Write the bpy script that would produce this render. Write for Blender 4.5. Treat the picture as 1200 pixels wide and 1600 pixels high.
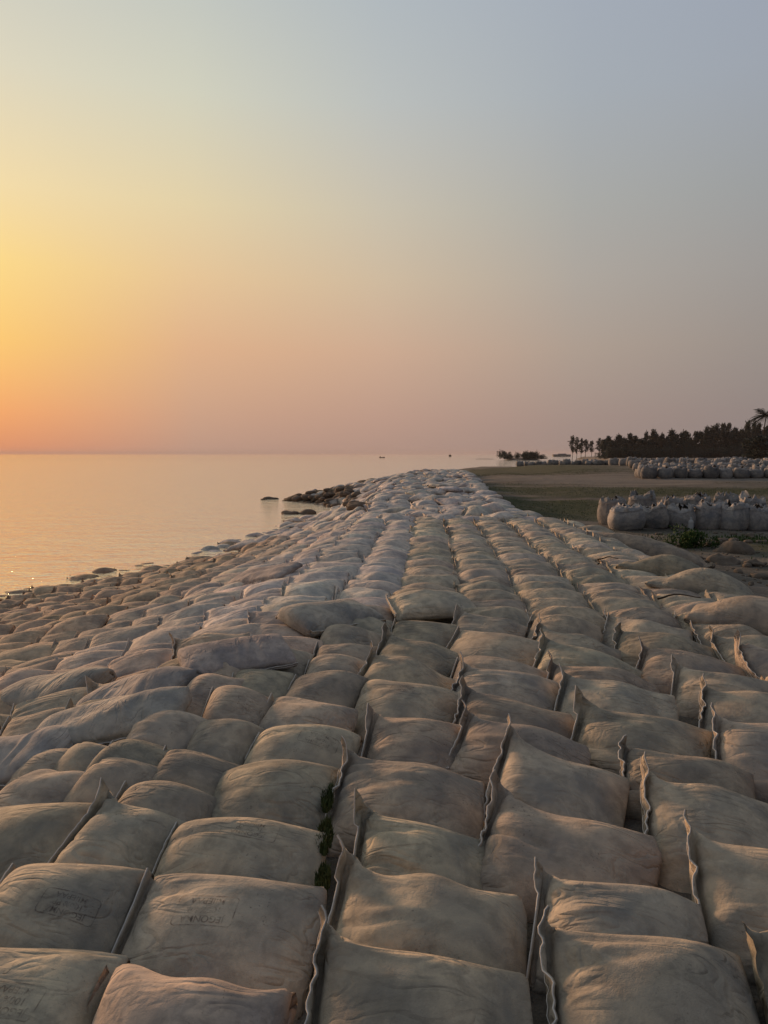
import bpy, bmesh, math, random
import numpy as np
from mathutils import Vector, Matrix
from mathutils.bvhtree import BVHTree

for _o in list(bpy.data.objects):
    bpy.data.objects.remove(_o)
random.seed(7)
RNG = np.random.default_rng(7)
SC = bpy.context.scene
COL = SC.collection
R = math.radians

# ------------------------------------------------------------------ camera
CAM_H, F_PX, PW, PH, HORIZON = 1.6, 1186.0, 1200.0, 1600.0, 709.0
PITCH = math.atan((PH / 2 - HORIZON) / F_PX)
cam_data = bpy.data.cameras.new('camera')
cam = bpy.data.objects.new('camera', cam_data)
COL.objects.link(cam)
cam.location = (0, 0, CAM_H)
cam.rotation_euler = (R(90) - PITCH, 0, 0)
cam_data.sensor_fit = 'VERTICAL'
cam_data.sensor_height = 36.0
cam_data.sensor_width = 27.0
cam_data.lens = 36.0 * F_PX / PH
cam_data.clip_start = 0.05
cam_data.clip_end = 30000
SC.camera = cam

# ------------------------------------------------------------------ sky and sun
SUN_AZ, SUN_EL = -38.0, 9.0          # degrees left of the view, above the horizon
SUN_DIR = Vector((math.sin(R(SUN_AZ)) * math.cos(R(SUN_EL)), math.cos(R(SUN_AZ)) * math.cos(R(SUN_EL)), math.sin(R(SUN_EL))))


class NT:
    """small helper to write node trees"""
    def __init__(self, tree):
        self.t = tree
        self.t.nodes.clear()

    def n(self, typ, **kw):
        nd = self.t.nodes.new(typ)
        for k, v in kw.items():
            if k.startswith('i_'):
                key = k[2:]
                key = int(key) if key.isdigit() else key
                self.put(nd, key, v)
            else:
                setattr(nd, k, v)
        return nd

    def put(self, nd, key, v):
        s = nd.inputs[key]
        if isinstance(v, bpy.types.NodeSocket):
            self.t.links.new(v, s)
        elif isinstance(v, bpy.types.Node):
            self.t.links.new(v.outputs[0], s)
        else:
            s.default_value = v

    def math(self, op, a, b=None, c=None, clamp=False):
        nd = self.n('ShaderNodeMath', operation=op, use_clamp=clamp)
        self.put(nd, 0, a)
        if b is not None:
            self.put(nd, 1, b)
        if c is not None:
            self.put(nd, 2, c)
        return nd.outputs[0]

    def mix(self, f, a, b, blend='MIX'):
        nd = self.n('ShaderNodeMix', data_type='RGBA', blend_type=blend)
        self.put(nd, 0, f)
        self.put(nd, 6, a)
        self.put(nd, 7, b)
        return nd.outputs[2]

    def ramp(self, f, stops, interp='LINEAR'):
        nd = self.n('ShaderNodeValToRGB')
        nd.color_ramp.interpolation = interp
        e = nd.color_ramp.elements
        while len(e) < len(stops):
            e.new(0.5)
        for el, (p, c) in zip(e, stops):
            el.position = p
            el.color = (c, c, c, 1) if isinstance(c, (int, float)) else (c[0], c[1], c[2], 1)
        self.put(nd, 0, f)
        return nd.outputs[0]

    def noise(self, vec, scale, detail=3.0, rough=0.55, dist=0.0):
        nd = self.n('ShaderNodeTexNoise')
        nd.inputs['Scale'].default_value = scale
        nd.inputs['Detail'].default_value = detail
        nd.inputs['Roughness'].default_value = rough
        nd.inputs['Distortion'].default_value = dist
        self.put(nd, 'Vector', vec)
        return nd.outputs[0]


def srgb(r, g, b):
    f = lambda c: (c / 255 / 12.92) if c / 255 <= 0.04045 else ((c / 255 + 0.055) / 1.055) ** 2.4
    return (f(r), f(g), f(b))


world = bpy.data.worlds.new('World')
SC.world = world
world.use_nodes = True
w = NT(world.node_tree)
geo = w.n('ShaderNodeTexCoord')
sep = w.n('ShaderNodeSeparateXYZ', i_0=geo.outputs['Generated'])
el = w.math('DIVIDE', w.math('ARCSINE', w.math('MAXIMUM', sep.outputs[2], 0.0)), math.pi / 2)   # 0 horizon .. 1 zenith
# horizontal angle to the sun
hl = w.math('SQRT', w.math('ADD', w.math('MULTIPLY', sep.outputs[0], sep.outputs[0]), w.math('ADD', w.math('MULTIPLY', sep.outputs[1], sep.outputs[1]), 1e-5)))
hx = w.math('DIVIDE', sep.outputs[0], hl)
hy = w.math('DIVIDE', sep.outputs[1], hl)
cosaz = w.math('ADD', w.math('MULTIPLY', hx, math.sin(R(SUN_AZ))), w.math('MULTIPLY', hy, math.cos(R(SUN_AZ))))
az = w.math('ARCCOSINE', w.math('MINIMUM', w.math('MAXIMUM', cosaz, -0.99999), 0.99999))
# the hazy evening sky: colour against elevation, at growing angles from the sun
EL = [0.004, 0.031, 0.084, 0.139, 0.192, 0.267, 0.367]
SKY = [
    (7, [(238, 148, 98), (253, 166, 94), (255, 202, 98), (255, 219, 128), (247, 222, 168), (226, 217, 192), (199, 203, 198)]),
    (24, [(194, 155, 135), (205, 162, 136), (224, 177, 138), (232, 198, 152), (229, 211, 170), (212, 211, 192), (187, 195, 196)]),
    (38, [(180, 148, 134), (190, 155, 138), (207, 172, 147), (209, 188, 161), (203, 194, 175), (189, 193, 191), (174, 184, 193)]),
    (52, [(159, 139, 132), (166, 145, 136), (176, 159, 146), (176, 168, 159), (172, 172, 168), (168, 175, 182), (165, 174, 188)]),
    (67, [(138, 128, 127), (143, 132, 129), (151, 143, 138), (155, 152, 150), (155, 158, 160), (158, 165, 176), (155, 165, 183)]),
    (150, [(98, 96, 101), (101, 99, 103), (104, 104, 108), (107, 109, 115), (109, 114, 122), (112, 119, 132), (116, 126, 143)]),
]
haze_sky = None
for k, (ang, cols) in enumerate(SKY):
    rp = w.ramp(el, [(p, srgb(*c)) for p, c in zip(EL, cols)] + [(0.62, srgb(*[int(c * 0.9) for c in cols[-1]])), (1.0, srgb(120, 134, 157))], 'EASE' if False else 'LINEAR')
    if haze_sky is None:
        haze_sky = rp
    else:
        tt = w.n('ShaderNodeMapRange', interpolation_type='LINEAR', i_0=az, i_1=R(SKY[k - 1][0]), i_2=R(ang), i_3=0.0, i_4=1.0)
        haze_sky = w.mix(tt.outputs[0], haze_sky, rp)
sky = w.n('ShaderNodeTexSky', sky_type='NISHITA', sun_disc=False, sun_elevation=R(SUN_EL), sun_rotation=R(SUN_AZ), altitude=0.0,
          air_density=1.0, dust_density=5.0, ozone_density=1.5)
bg_a = w.n('ShaderNodeBackground', i_0=sky.outputs[0], i_1=0.05)
bg_b = w.n('ShaderNodeBackground', i_0=haze_sky, i_1=1.0)
addn = w.n('ShaderNodeMixShader', i_0=0.96, i_1=bg_a.outputs[0], i_2=bg_b.outputs[0])
wout = w.n('ShaderNodeOutputWorld', i_0=addn.outputs[0])

sun_data = bpy.data.lights.new('sun', 'SUN')
sun_data.energy = 4.0
sun_data.angle = R(10)
sun_data.color = (1.0, 0.60, 0.36)
sun = bpy.data.objects.new('sun', sun_data)
COL.objects.link(sun)
sun.rotation_euler = SUN_DIR.to_track_quat('Z', 'Y').to_euler()
sun.location = (-20, 30, 15)

SC.view_settings.view_transform = 'Standard'
SC.view_settings.look = 'None'
SC.view_settings.exposure = 0.0
SC.view_settings.gamma = 1.0
SC.view_settings.use_curve_mapping = False


# ------------------------------------------------------------------ helpers
def mesh_np(name, V, F, mat=None, smooth=True, color=None):
    V = np.ascontiguousarray(V, dtype=np.float32).reshape(-1, 3)
    F = np.ascontiguousarray(F, dtype=np.int32)
    me = bpy.data.meshes.new(name)
    k = F.shape[1]
    me.vertices.add(len(V))
    me.vertices.foreach_set('co', V.ravel())
    me.loops.add(F.size)
    me.loops.foreach_set('vertex_index', F.ravel())
    me.polygons.add(len(F))
    me.polygons.foreach_set('loop_start', np.arange(0, F.size, k, dtype=np.int32))
    me.polygons.foreach_set('loop_total', np.full(len(F), k, dtype=np.int32))
    if smooth:
        me.polygons.foreach_set('use_smooth', np.ones(len(F), dtype=bool))
    if color is not None:
        a = me.color_attributes.new('tint', 'FLOAT_COLOR', 'POINT')
        c = np.ones((len(V), 4), dtype=np.float32)
        c[:, :3] = color
        a.data.foreach_set('color', c.ravel())
    me.update(calc_edges=True)
    if mat:
        me.materials.append(mat)
    return me


def link(name, me, parent=None):
    o = bpy.data.objects.new(name, me)
    COL.objects.link(o)
    if parent is not None:
        o.parent = parent
    return o


def empty(name, mat4=None):
    o = bpy.data.objects.new(name, None)
    o.empty_display_size = 0.1
    COL.objects.link(o)
    if mat4 is not None:
        o.matrix_world = mat4
    return o


def tag(o, label=None, cat=None, group=None, kind=None):
    if label:
        o['label'] = label
    if cat:
        o['category'] = cat
    if group:
        o['group'] = group
    if kind:
        o['kind'] = kind
    return o


def tube_np(pts, rad, n=6):
    """tube along a polyline: vertices and quads"""
    pts = np.asarray(pts, float)
    rad = np.broadcast_to(np.asarray(rad, float), (len(pts),))
    T = np.gradient(pts, axis=0)
    T /= np.linalg.norm(T, axis=1, keepdims=True) + 1e-9
    ref = np.array([0.13, 0.31, 0.94])
    A = np.cross(T, ref)
    bad = np.linalg.norm(A, axis=1) < 0.1
    A[bad] = np.cross(T[bad], [1, 0, 0])
    A /= np.linalg.norm(A, axis=1, keepdims=True)
    B = np.cross(T, A)
    th = np.arange(n) / n * 2 * np.pi
    V = pts[:, None] + rad[:, None, None] * (np.cos(th)[None, :, None] * A[:, None] + np.sin(th)[None, :, None] * B[:, None])
    return V.reshape(-1, 3), grid_faces(len(pts), n)


def grid_faces(nu, nv, wrap=True):
    i = np.arange(nu - 1)[:, None]
    j = np.arange(nv if wrap else nv - 1)[None, :]
    j2 = (j + 1) % nv
    return np.stack([i * nv + j, i * nv + j2, (i + 1) * nv + j2, (i + 1) * nv + j], -1).reshape(-1, 4)


def join_np(parts):
    Vs, Fs, off = [], [], 0
    for V, F in parts:
        V = np.asarray(V).reshape(-1, 3)
        Vs.append(V)
        Fs.append(np.asarray(F) + off)
        off += len(V)
    return np.concatenate(Vs), np.concatenate(Fs)


def _hash(ix, iy, s):
    h = (ix * 374761393 + iy * 668265263 + s * 974634777) & 0x7fffffff
    h = (h ^ (h >> 13)) * 1274126177 & 0x7fffffff
    return ((h ^ (h >> 16)) & 0xffff) / 65535.0


def vnoise(x, y, s=0):
    x = np.asarray(x, float)
    y = np.asarray(y, float)
    ix = np.floor(x).astype(np.int64)
    iy = np.floor(y).astype(np.int64)
    fx = x - ix
    fy = y - iy
    fx = fx * fx * (3 - 2 * fx)
    fy = fy * fy * (3 - 2 * fy)
    a = _hash(ix, iy, s)
    b = _hash(ix + 1, iy, s)
    c = _hash(ix, iy + 1, s)
    d = _hash(ix + 1, iy + 1, s)
    return (a + (b - a) * fx) * (1 - fy) + (c + (d - c) * fx) * fy


def fbm(x, y, s=0, o=4):
    r, a, t = 0, 0.5, 0
    for k in range(o):
        r = r + a * vnoise(np.asarray(x) * 2 ** k, np.asarray(y) * 2 ** k, s + k)
        t += a
        a *= 0.5
    return r / t


def sstep(a, b, x):
    t = np.clip((np.asarray(x, float) - a) / (b - a), 0, 1)
    return t * t * (3 - 2 * t)


# ------------------------------------------------------------------ the lie of the land
SEA = -1.9
_cY = np.array([0, 4, 5.7, 7.5, 11, 18, 25, 40, 60, 80, 95, 130])
_cX = np.array([0, 0, .13, .26, .54, .95, 1.2, 1.7, 3.4, 6.0, 9.0, 20])
_wY = np.array([-20, 0, 10, 18.8, 25.8, 34, 43, 49, 53, 57, 63, 70, 78, 92, 106, 125, 136, 200, 400, 470, 490, 560, 900, 1500, 9000])
_wX = np.array([-22, -16.5, -12.9, -9.6, -7.0, -5.2, -3.5, -3.0, -5.0, -7.7, -7.2, -4.6, -1.0, 3.5, 7, 12, 45, 76, 112, 117, 128, 210, 620, 1300, 9000])


def cY(Y): return np.interp(Y, _cY, _cX)
def wX(Y): return np.interp(Y, _wY, _wX)
def shoulder(Y): return cY(Y) - 1.5
def right_edge(Y): return cY(Y) + np.interp(Y, [0, 8, 13, 19, 21, 30, 42, 62, 80], [4.0, 3.95, 3.8, 3.75, 3.15, 3.15, 3.6, 3.7, 2.0])


def ridge(X, Y):
    """height of the tops of the laid bags"""
    X = np.asarray(X, float)
    Y = np.asarray(Y, float)
    S, W = shoulder(Y), wX(Y)
    t = np.maximum((S - X) / np.maximum(S - W, 1.0), 0)
    z = -1.82 * np.where(t < 1, 1 - np.clip(1 - t, 0, 1) ** np.interp(Y, [30, 52], [1.8, 0.85]), 1 + 0.30 * (t - 1) * np.maximum(S - W, 1.0) / 1.82)
    q = X - right_edge(Y)
    z = z - 0.35 * sstep(-0.45, 1.0, q)
    z = z - 0.5 * sstep(70, 92, Y)
    heap = sstep(18.5, 23, Y)
    z = z + heap * 0.16 * (fbm(X * 0.55, Y * 0.3, 5, 3) - 0.5) * 2
    return z


def land(X, Y):
    """bare ground to the right of the bags"""
    base = np.interp(Y, [-20, 4, 12, 20, 28, 40, 55, 75, 110, 140, 300, 420, 600, 9000],
                     [-.5, -.55, -.8, -.86, -.82, -.55, -.2, -.25, -.5, -.9, -1.0, -.2, -.2, -.2])
    q = X - right_edge(Y)
    near = 1 - sstep(0.0, 3.0, q)
    base = base + near * (np.interp(Y, [0, 20, 40, 60, 9000], [-.3, -.42, -.4, -.42, -.45]) - base) * 0.7
    base = base + (fbm(X * 0.18, Y * 0.18, 11, 4) - 0.5) * 0.22 + (fbm(X * 1.3, Y * 1.3, 31, 3) - 0.5) * 0.10 * sstep(-0.5, 1.0, q)
    base = base + 0.6 * sstep(55, 76, Y) * (1 - sstep(96, 112, Y)) * sstep(13, 20, X)
    d = X - wX(Y)
    shore = SEA - 0.4 + d * 0.45
    return np.minimum(base, shore)


def ground_z(X, Y):
    X = np.asarray(X, float)
    Y = np.asarray(Y, float)
    q = X - right_edge(Y)
    bagz = ridge(X, Y) - 0.30
    t = sstep(-0.9, 0.35, q)
    t = np.maximum(t, sstep(78, 92, Y))
    z = bagz * (1 - t) + land(X, Y) * t
    return np.maximum(z, -4.0)


FWD = np.array([0, math.cos(PITCH), -math.sin(PITCH)])
UP = np.array([0, math.sin(PITCH), math.cos(PITCH)])


def ray(px, py):
    d = np.array([1.0, 0, 0]) * (px - PW / 2) / F_PX - UP * (py - PH / 2) / F_PX + FWD
    return d / np.linalg.norm(d)


def hit(px, py, fn, tmax=600.0):
    """point where the line of sight meets a height field"""
    d = ray(px, py)
    ts = np.geomspace(1.2, tmax, 3000)
    P = d[None] * ts[:, None] + np.array([0, 0, CAM_H])
    below = np.nonzero(P[:, 2] < fn(P[:, 0], P[:, 1]))[0]
    k = below[0] if len(below) else len(ts) - 1
    return P[k]


def pix(X, Y, Z):
    v = np.array([X, Y, Z - CAM_H])
    f = v @ FWD
    return PW / 2 + F_PX * v[0] / f, PH / 2 - F_PX * (v @ UP) / f, f


# ------------------------------------------------------------------ materials
def new_mat(name):
    m = bpy.data.materials.new(name)
    m.use_nodes = True
    t = NT(m.node_tree)
    b = t.n('ShaderNodeBsdfPrincipled')
    o = t.n('ShaderNodeOutputMaterial', i_0=b.outputs[0])
    b.inputs['Roughness'].default_value = 0.95
    b.inputs['Specular IOR Level'].default_value = 0.15
    return m, t, b


def fabric(name, joined=False, gain=1.0, fine=1.0):
    """dusty woven geotextile: stains, mud specks, creases; colour comes from the bag itself"""
    m, t, b = new_mat(name)
    tc = t.n('ShaderNodeTexCoord')
    if joined:
        col = t.n('ShaderNodeAttribute', attribute_name='tint').outputs['Color']
        vec = tc.outputs['Object']
    else:
        oi = t.n('ShaderNodeObjectInfo')
        col = oi.outputs['Color']
        off = t.n('ShaderNodeVectorMath', operation='SCALE', i_0=(37.0, 53.0, 71.0))
        t.put(off, 'Scale', oi.outputs['Random'])
        vec = t.n('ShaderNodeVectorMath', operation='ADD', i_0=tc.outputs['Object'], i_1=off.outputs[0]).outputs[0]
    big = t.noise(vec, 3.1, 3, 0.6, 0.4)
    mid = t.noise(vec, 11.0, 4, 0.65, 0.3)
    fin = t.noise(vec, 60.0, 3, 0.7)
    c = t.mix(t.ramp(big, [(0.33, 0.0), (0.66, 1.0)]), t.mix(1.0, col, (0.56, 0.57, 0.59, 1), 'MULTIPLY'), t.mix(1.0, col, (1.26, 1.15, 1.0, 1), 'MULTIPLY'))
    c = t.mix(t.math('MULTIPLY', t.ramp(mid, [(0.46, 0.0), (0.66, 1.0)]), 0.55), c, t.mix(1.0, col, (0.44, 0.43, 0.41, 1), 'MULTIPLY'))
    # pale dusty smears
    sm = t.noise(vec, 6.0, 5, 0.7, 1.2)
    c = t.mix(t.math('MULTIPLY', t.ramp(sm, [(0.56, 0.0), (0.72, 1.0)]), 0.38), c, t.mix(1.0, col, (1.38, 1.33, 1.26, 1), 'MULTIPLY'))
    # mud specks
    sp = t.noise(vec, 75.0, 2, 0.5)
    pa = t.noise(vec, 5.0, 2, 0.5)
    spk = t.math('MULTIPLY', t.ramp(sp, [(0.64, 0.0), (0.68, 1.0)]), t.ramp(pa, [(0.52, 0.0), (0.66, 1.0)]))
    c = t.mix(t.math('MULTIPLY', spk, 0.65), c, t.mix(1.0, col, (0.28, 0.26, 0.24, 1), 'MULTIPLY'))
    c = t.mix(t.math('MULTIPLY', t.ramp(fin, [(0.35, 0.0), (0.65, 1.0)]), 0.22), c, t.mix(1.0, col, (0.68, 0.68, 0.68, 1), 'MULTIPLY'))
    t.put(b, 'Base Color', c)
    b.inputs['Sheen Weight'].default_value = 0.0
    # relief: soft lumps, creases running along the bag, fuzz
    mp = t.n('ShaderNodeMapping', i_0=vec)
    mp.inputs['Scale'].default_value = (0.35, 1.0, 1.0)
    cr = t.math('ABSOLUTE', t.math('SUBTRACT', t.noise(mp.outputs[0], 9.0, 2, 0.5, 0.9), 0.5))
    cr = t.math('MULTIPLY', t.math('MINIMUM', cr, 0.10), t.ramp(t.noise(vec, 2.6, 2, 0.5), [(0.40, 0.0), (0.60, 1.0)]))
    lump = t.noise(vec, 9.0, 3, 0.55)
    fz = t.noise(vec, 220.0, 2, 0.6)
    h = t.math('ADD', t.math('MULTIPLY', cr, 0.11), t.math('ADD', t.math('MULTIPLY', lump, 0.012), t.math('MULTIPLY', t.math('ADD', fz, t.math('MULTIPLY', fin, 1.6)), 0.0026 * fine)))
    bp = t.n('ShaderNodeBump', i_Height=h)
    bp.inputs['Strength'].default_value = 0.75
    bp.inputs['Distance'].default_value = 1.0
    t.put(b, 'Normal', bp.outputs[0])
    return m


def plain(name, col, rough=0.9, var=0.25, scale=8.0, bump=0.0, spec=0.15):
    m, t, b = new_mat(name)
    tc = t.n('ShaderNodeTexCoord')
    nz = t.noise(tc.outputs['Object'], scale, 4, 0.6)
    a = tuple(x * (1 - var) for x in col) + (1,)
    c = tuple(min(1, x * (1 + var)) for x in col) + (1,)
    t.put(b, 'Base Color', t.mix(nz, a, c))
    b.inputs['Roughness'].default_value = rough
    b.inputs['Specular IOR Level'].default_value = spec
    if bump:
        bp = t.n('ShaderNodeBump', i_Height=t.noise(tc.outputs['Object'], scale * 3, 4, 0.6))
        bp.inputs['Distance'].default_value = bump
        bp.inputs['Strength'].default_value = 0.8
        t.put(b, 'Normal', bp.outputs[0])
    return m


M_BAG = fabric('dusty_bag_fabric')
M_BAGS = fabric('dusty_bag_fabric_far', joined=True, fine=0.7)
M_HEM = fabric('hem_fabric')
M_THREAD_EDGE_LIGHT = plain('stitch_thread_edge_light', (0.62, 0.57, 0.50), 0.9, 0.2, 30)  # thread; its paleness also paints the light caught along hem edges
M_BULK = fabric('bulk_bag_fabric', fine=0.8)
M_STRAP = plain('strap_webbing', (0.30, 0.28, 0.26), 0.9, 0.2, 20)
M_ROCK = plain('brown_rock', (0.15, 0.112, 0.082), 0.9, 0.4, 5, 0.03)
M_CLOD = plain('dry_clod', (0.15, 0.118, 0.088), 0.97, 0.35, 7, 0.02)
M_LEAF = plain('dark_foliage', (0.040, 0.050, 0.040), 0.85, 0.5, 0.7)  # lightened a little, distance haze put into the leaf colour
M_PALM = plain('palm_frond', (0.035, 0.042, 0.024), 0.8, 0.4, 1.0)
M_BUSH = plain('green_leaf', (0.040, 0.072, 0.016), 0.8, 0.5, 9)
M_GRASS = plain('grass_blade', (0.060, 0.075, 0.026), 0.9, 0.5, 6)
M_BARK = plain('bark', (0.06, 0.05, 0.04), 0.95, 0.3, 3)
M_HULL = plain('boat_hull', (0.03, 0.028, 0.028), 0.8, 0.3, 1)
M_CLOTH = plain('dark_clothing', (0.05, 0.04, 0.04), 0.95, 0.3, 3)
M_JUG = plain('white_plastic', (0.42, 0.41, 0.38), 0.5, 0.12, 6, 0, 0.4)
M_HOUSE = plain('far_building', (0.20, 0.19, 0.18), 0.9, 0.2, 0.2)
M_TWIG = plain('dead_twig', (0.06, 0.045, 0.03), 0.95, 0.3, 10)


def make_stamp_mat():
    m, t, b = new_mat('stamp_ink')
    tc = t.n('ShaderNodeTexCoord')
    b.inputs['Base Color'].default_value = (0.07, 0.045, 0.045, 1)
    tr = t.n('ShaderNodeBsdfTransparent')
    nz = t.noise(tc.outputs['Object'], 28, 3, 0.6)
    f = t.ramp(nz, [(0.36, 0.0), (0.66, 0.46)])
    ms = t.n('ShaderNodeMixShader', i_0=f, i_1=tr.outputs[0], i_2=b.outputs[0])
    out = [n for n in m.node_tree.nodes if n.type == 'OUTPUT_MATERIAL'][0]
    t.put(out, 0, ms.outputs[0])
    return m


M_STAMP = make_stamp_mat()


def make_ground_mat():
    m, t, b = new_mat('sandy_ground')
    tc = t.n('ShaderNodeTexCoord')
    v = tc.outputs['Object']
    col = t.n('ShaderNodeAttribute', attribute_name='tint').outputs['Color']
    sx = t.n('ShaderNodeSeparateColor', i_0=col)
    mpg = t.n('ShaderNodeMapping', i_0=v)
    mpg.inputs['Scale'].default_value = (0.35, 1.0, 1.0)
    n1 = t.noise(mpg.outputs[0], 0.55, 6, 0.7)
    n2 = t.noise(v, 2.3, 5, 0.7)
    n3 = t.noise(v, 14.0, 4, 0.7)
    sand = t.mix(n2, (0.145, 0.122, 0.098, 1), (0.225, 0.192, 0.155, 1))
    soil = t.mix(n3, (0.058, 0.050, 0.038, 1), (0.105, 0.090, 0.068, 1))
    c = t.mix(t.ramp(n1, [(0.40, 0.0), (0.60, 1.0)]), sand, soil)
    c = t.mix(sx.outputs[1], c, sand)
    gr = t.mix(n3, (0.032, 0.039, 0.015, 1), (0.056, 0.062, 0.027, 1))
    g = t.math('MULTIPLY', sx.outputs[0], t.ramp(t.math('ADD', t.math('MULTIPLY', n2, 0.6), t.math('MULTIPLY', n3, 0.4)), [(0.30, 0.0), (0.48, 1.0)]))
    c = t.mix(g, c, gr)
    t.put(b, 'Base Color', c)
    bp = t.n('ShaderNodeBump', i_Height=t.math('ADD', t.math('MULTIPLY', n2, 0.10), t.math('MULTIPLY', n3, 0.035)))
    bp.inputs['Distance'].default_value = 1.0
    bp.inputs['Strength'].default_value = 0.8
    t.put(b, 'Normal', bp.outputs[0])
    return m


def make_water_mat():
    m, t, b = new_mat('estuary_water')
    tc = t.n('ShaderNodeTexCoord')
    mp = t.n('ShaderNodeMapping', i_0=tc.outputs['Object'])
    mp.inputs['Scale'].default_value = (0.55, 1.0, 1.0)
    mp.inputs['Rotation'].default_value = (0, 0, R(12))
    b.inputs['Base Color'].default_value = (0.95, 0.76, 0.54, 1)
    b.inputs['Metallic'].default_value = 0.7
    b.inputs['Roughness'].default_value = 0.07
    b.inputs['Specular IOR Level'].default_value = 0.5
    b.inputs['IOR'].default_value = 1.6
    a = t.noise(mp.outputs[0], 0.9, 3, 0.55, 0.3)
    c = t.noise(mp.outputs[0], 4.0, 3, 0.6, 0.2)
    d = t.noise(mp.outputs[0], 0.12, 2, 0.5)
    h = t.math('ADD', t.math('MULTIPLY', a, 0.22), t.math('ADD', t.math('MULTIPLY', c, 0.11), t.math('MULTIPLY', d, 0.3)))
    bp = t.n('ShaderNodeBump', i_Height=h)
    bp.inputs['Distance'].default_value = 1.0
    bp.inputs['Strength'].default_value = 0.85
    t.put(b, 'Normal', bp.outputs[0])
    return m


# ------------------------------------------------------------------ ground and sea
def spaced(*segs):
    out = [segs[0][0]]
    for a, b, st in segs:
        n = max(1, int(round((b - a) / st)))
        out += list(np.linspace(a, b, n + 1)[1:])
    return np.array(out)


gx = spaced((-9000, -300, 1500), (-300, -40, 40), (-40, -20, 2), (-20, 4, 0.5), (4, 13, 0.16), (13, 45, 0.7), (45, 140, 2.5), (140, 420, 8), (420, 9000, 900))
gy = spaced((-300, -10, 60), (-10, 6, 0.6), (6, 30, 0.2), (30, 64, 0.6), (64, 140, 1.5), (140, 560, 7), (560, 9000, 500))
GX, GY = np.meshgrid(gx, gy)
GZ = ground_z(GX, GY)
# the muddy islet and its sandbar out in the water
isl = np.exp(-(((GX - 75) / 13) ** 4 + ((GY - 415) / 12) ** 2)) * 3.3
GZ = np.maximum(GZ, -4.0 + isl)
bar = (1 - sstep(0.6, 1.0, np.sqrt(((GX - 66) / 12) ** 2 + ((GY - 500) / 8) ** 2)))
GZ = np.maximum(GZ, -4.0 + bar * 2.3)
# where grass grows and where bare sand lies
qq = GX - right_edge(GY)
PYX = HORIZON + (CAM_H - GZ) * F_PX / np.maximum(GY, 1)
grass = 0.85 * sstep(62, 70, GY) * (1 - sstep(100, 112, GY)) * (1 - sstep(12, 22, GX - cY(GY)))
band = np.exp(-((GY - (41.0 + 0.08 * GX)) / 3.4) ** 4) * sstep(10, 15, GX + 3 * fbm(GX * .2, GY * .2, 3))
olive = np.exp(-((GY - 35) / 12.0) ** 4) * (1 - sstep(10, 16, GX)) * sstep(.36, .56, fbm(GX * .12, GY * .35, 21, 4))
near_g = np.exp(-((GY - 19.5) / 1.8) ** 2 - ((GX - 11.0) / 2.2) ** 2) * 1.1
patch = 0.9 * sstep(0.48, 0.58, fbm(GX * 0.10, GY * 0.34, 77, 4)) * sstep(24, 30, GY) * (1 - sstep(46, 51, GY))
grass = np.clip(np.maximum.reduce([grass, band, olive, near_g, patch]), 0, 1) * sstep(-0.4, 0.5, qq)
bare = np.clip(np.exp(-((GY - 55) / 6) ** 2) * sstep(6, 12, GX) + sstep(150, 250, GY) + sstep(112, 118, GY) + (1 - sstep(17, 22, GY)) * (GX > 3) * sstep(.38, .55, fbm(GX * .5, GY * .5, 15, 3)), 0, 1)
gcol = np.stack([grass, bare, np.zeros_like(grass)], -1).reshape(-1, 3)
M_GROUND = make_ground_mat()
ground = link('ground', mesh_np('ground', np.stack([GX, GY, GZ], -1), grid_faces(len(gy), len(gx), False), M_GROUND, True, gcol))
tag(ground, 'sandy ground with olive grass patches beside the sandbag bank', kind='structure')

sx_ = spaced((-9000, -200, 1100), (-200, 60, 20), (60, 600, 60), (600, 9000, 1200))
sy_ = spaced((-200, 200, 20), (200, 1000, 80), (1000, 9500, 850))
SX, SY = np.meshgrid(sx_, sy_)
sea = link('sea', mesh_np('sea', np.stack([SX, SY, np.full_like(SX, SEA)], -1), grid_faces(len(sy_), len(sx_), False), make_water_mat()))
tag(sea, 'calm estuary water reflecting the orange evening sky', kind='structure')


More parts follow.
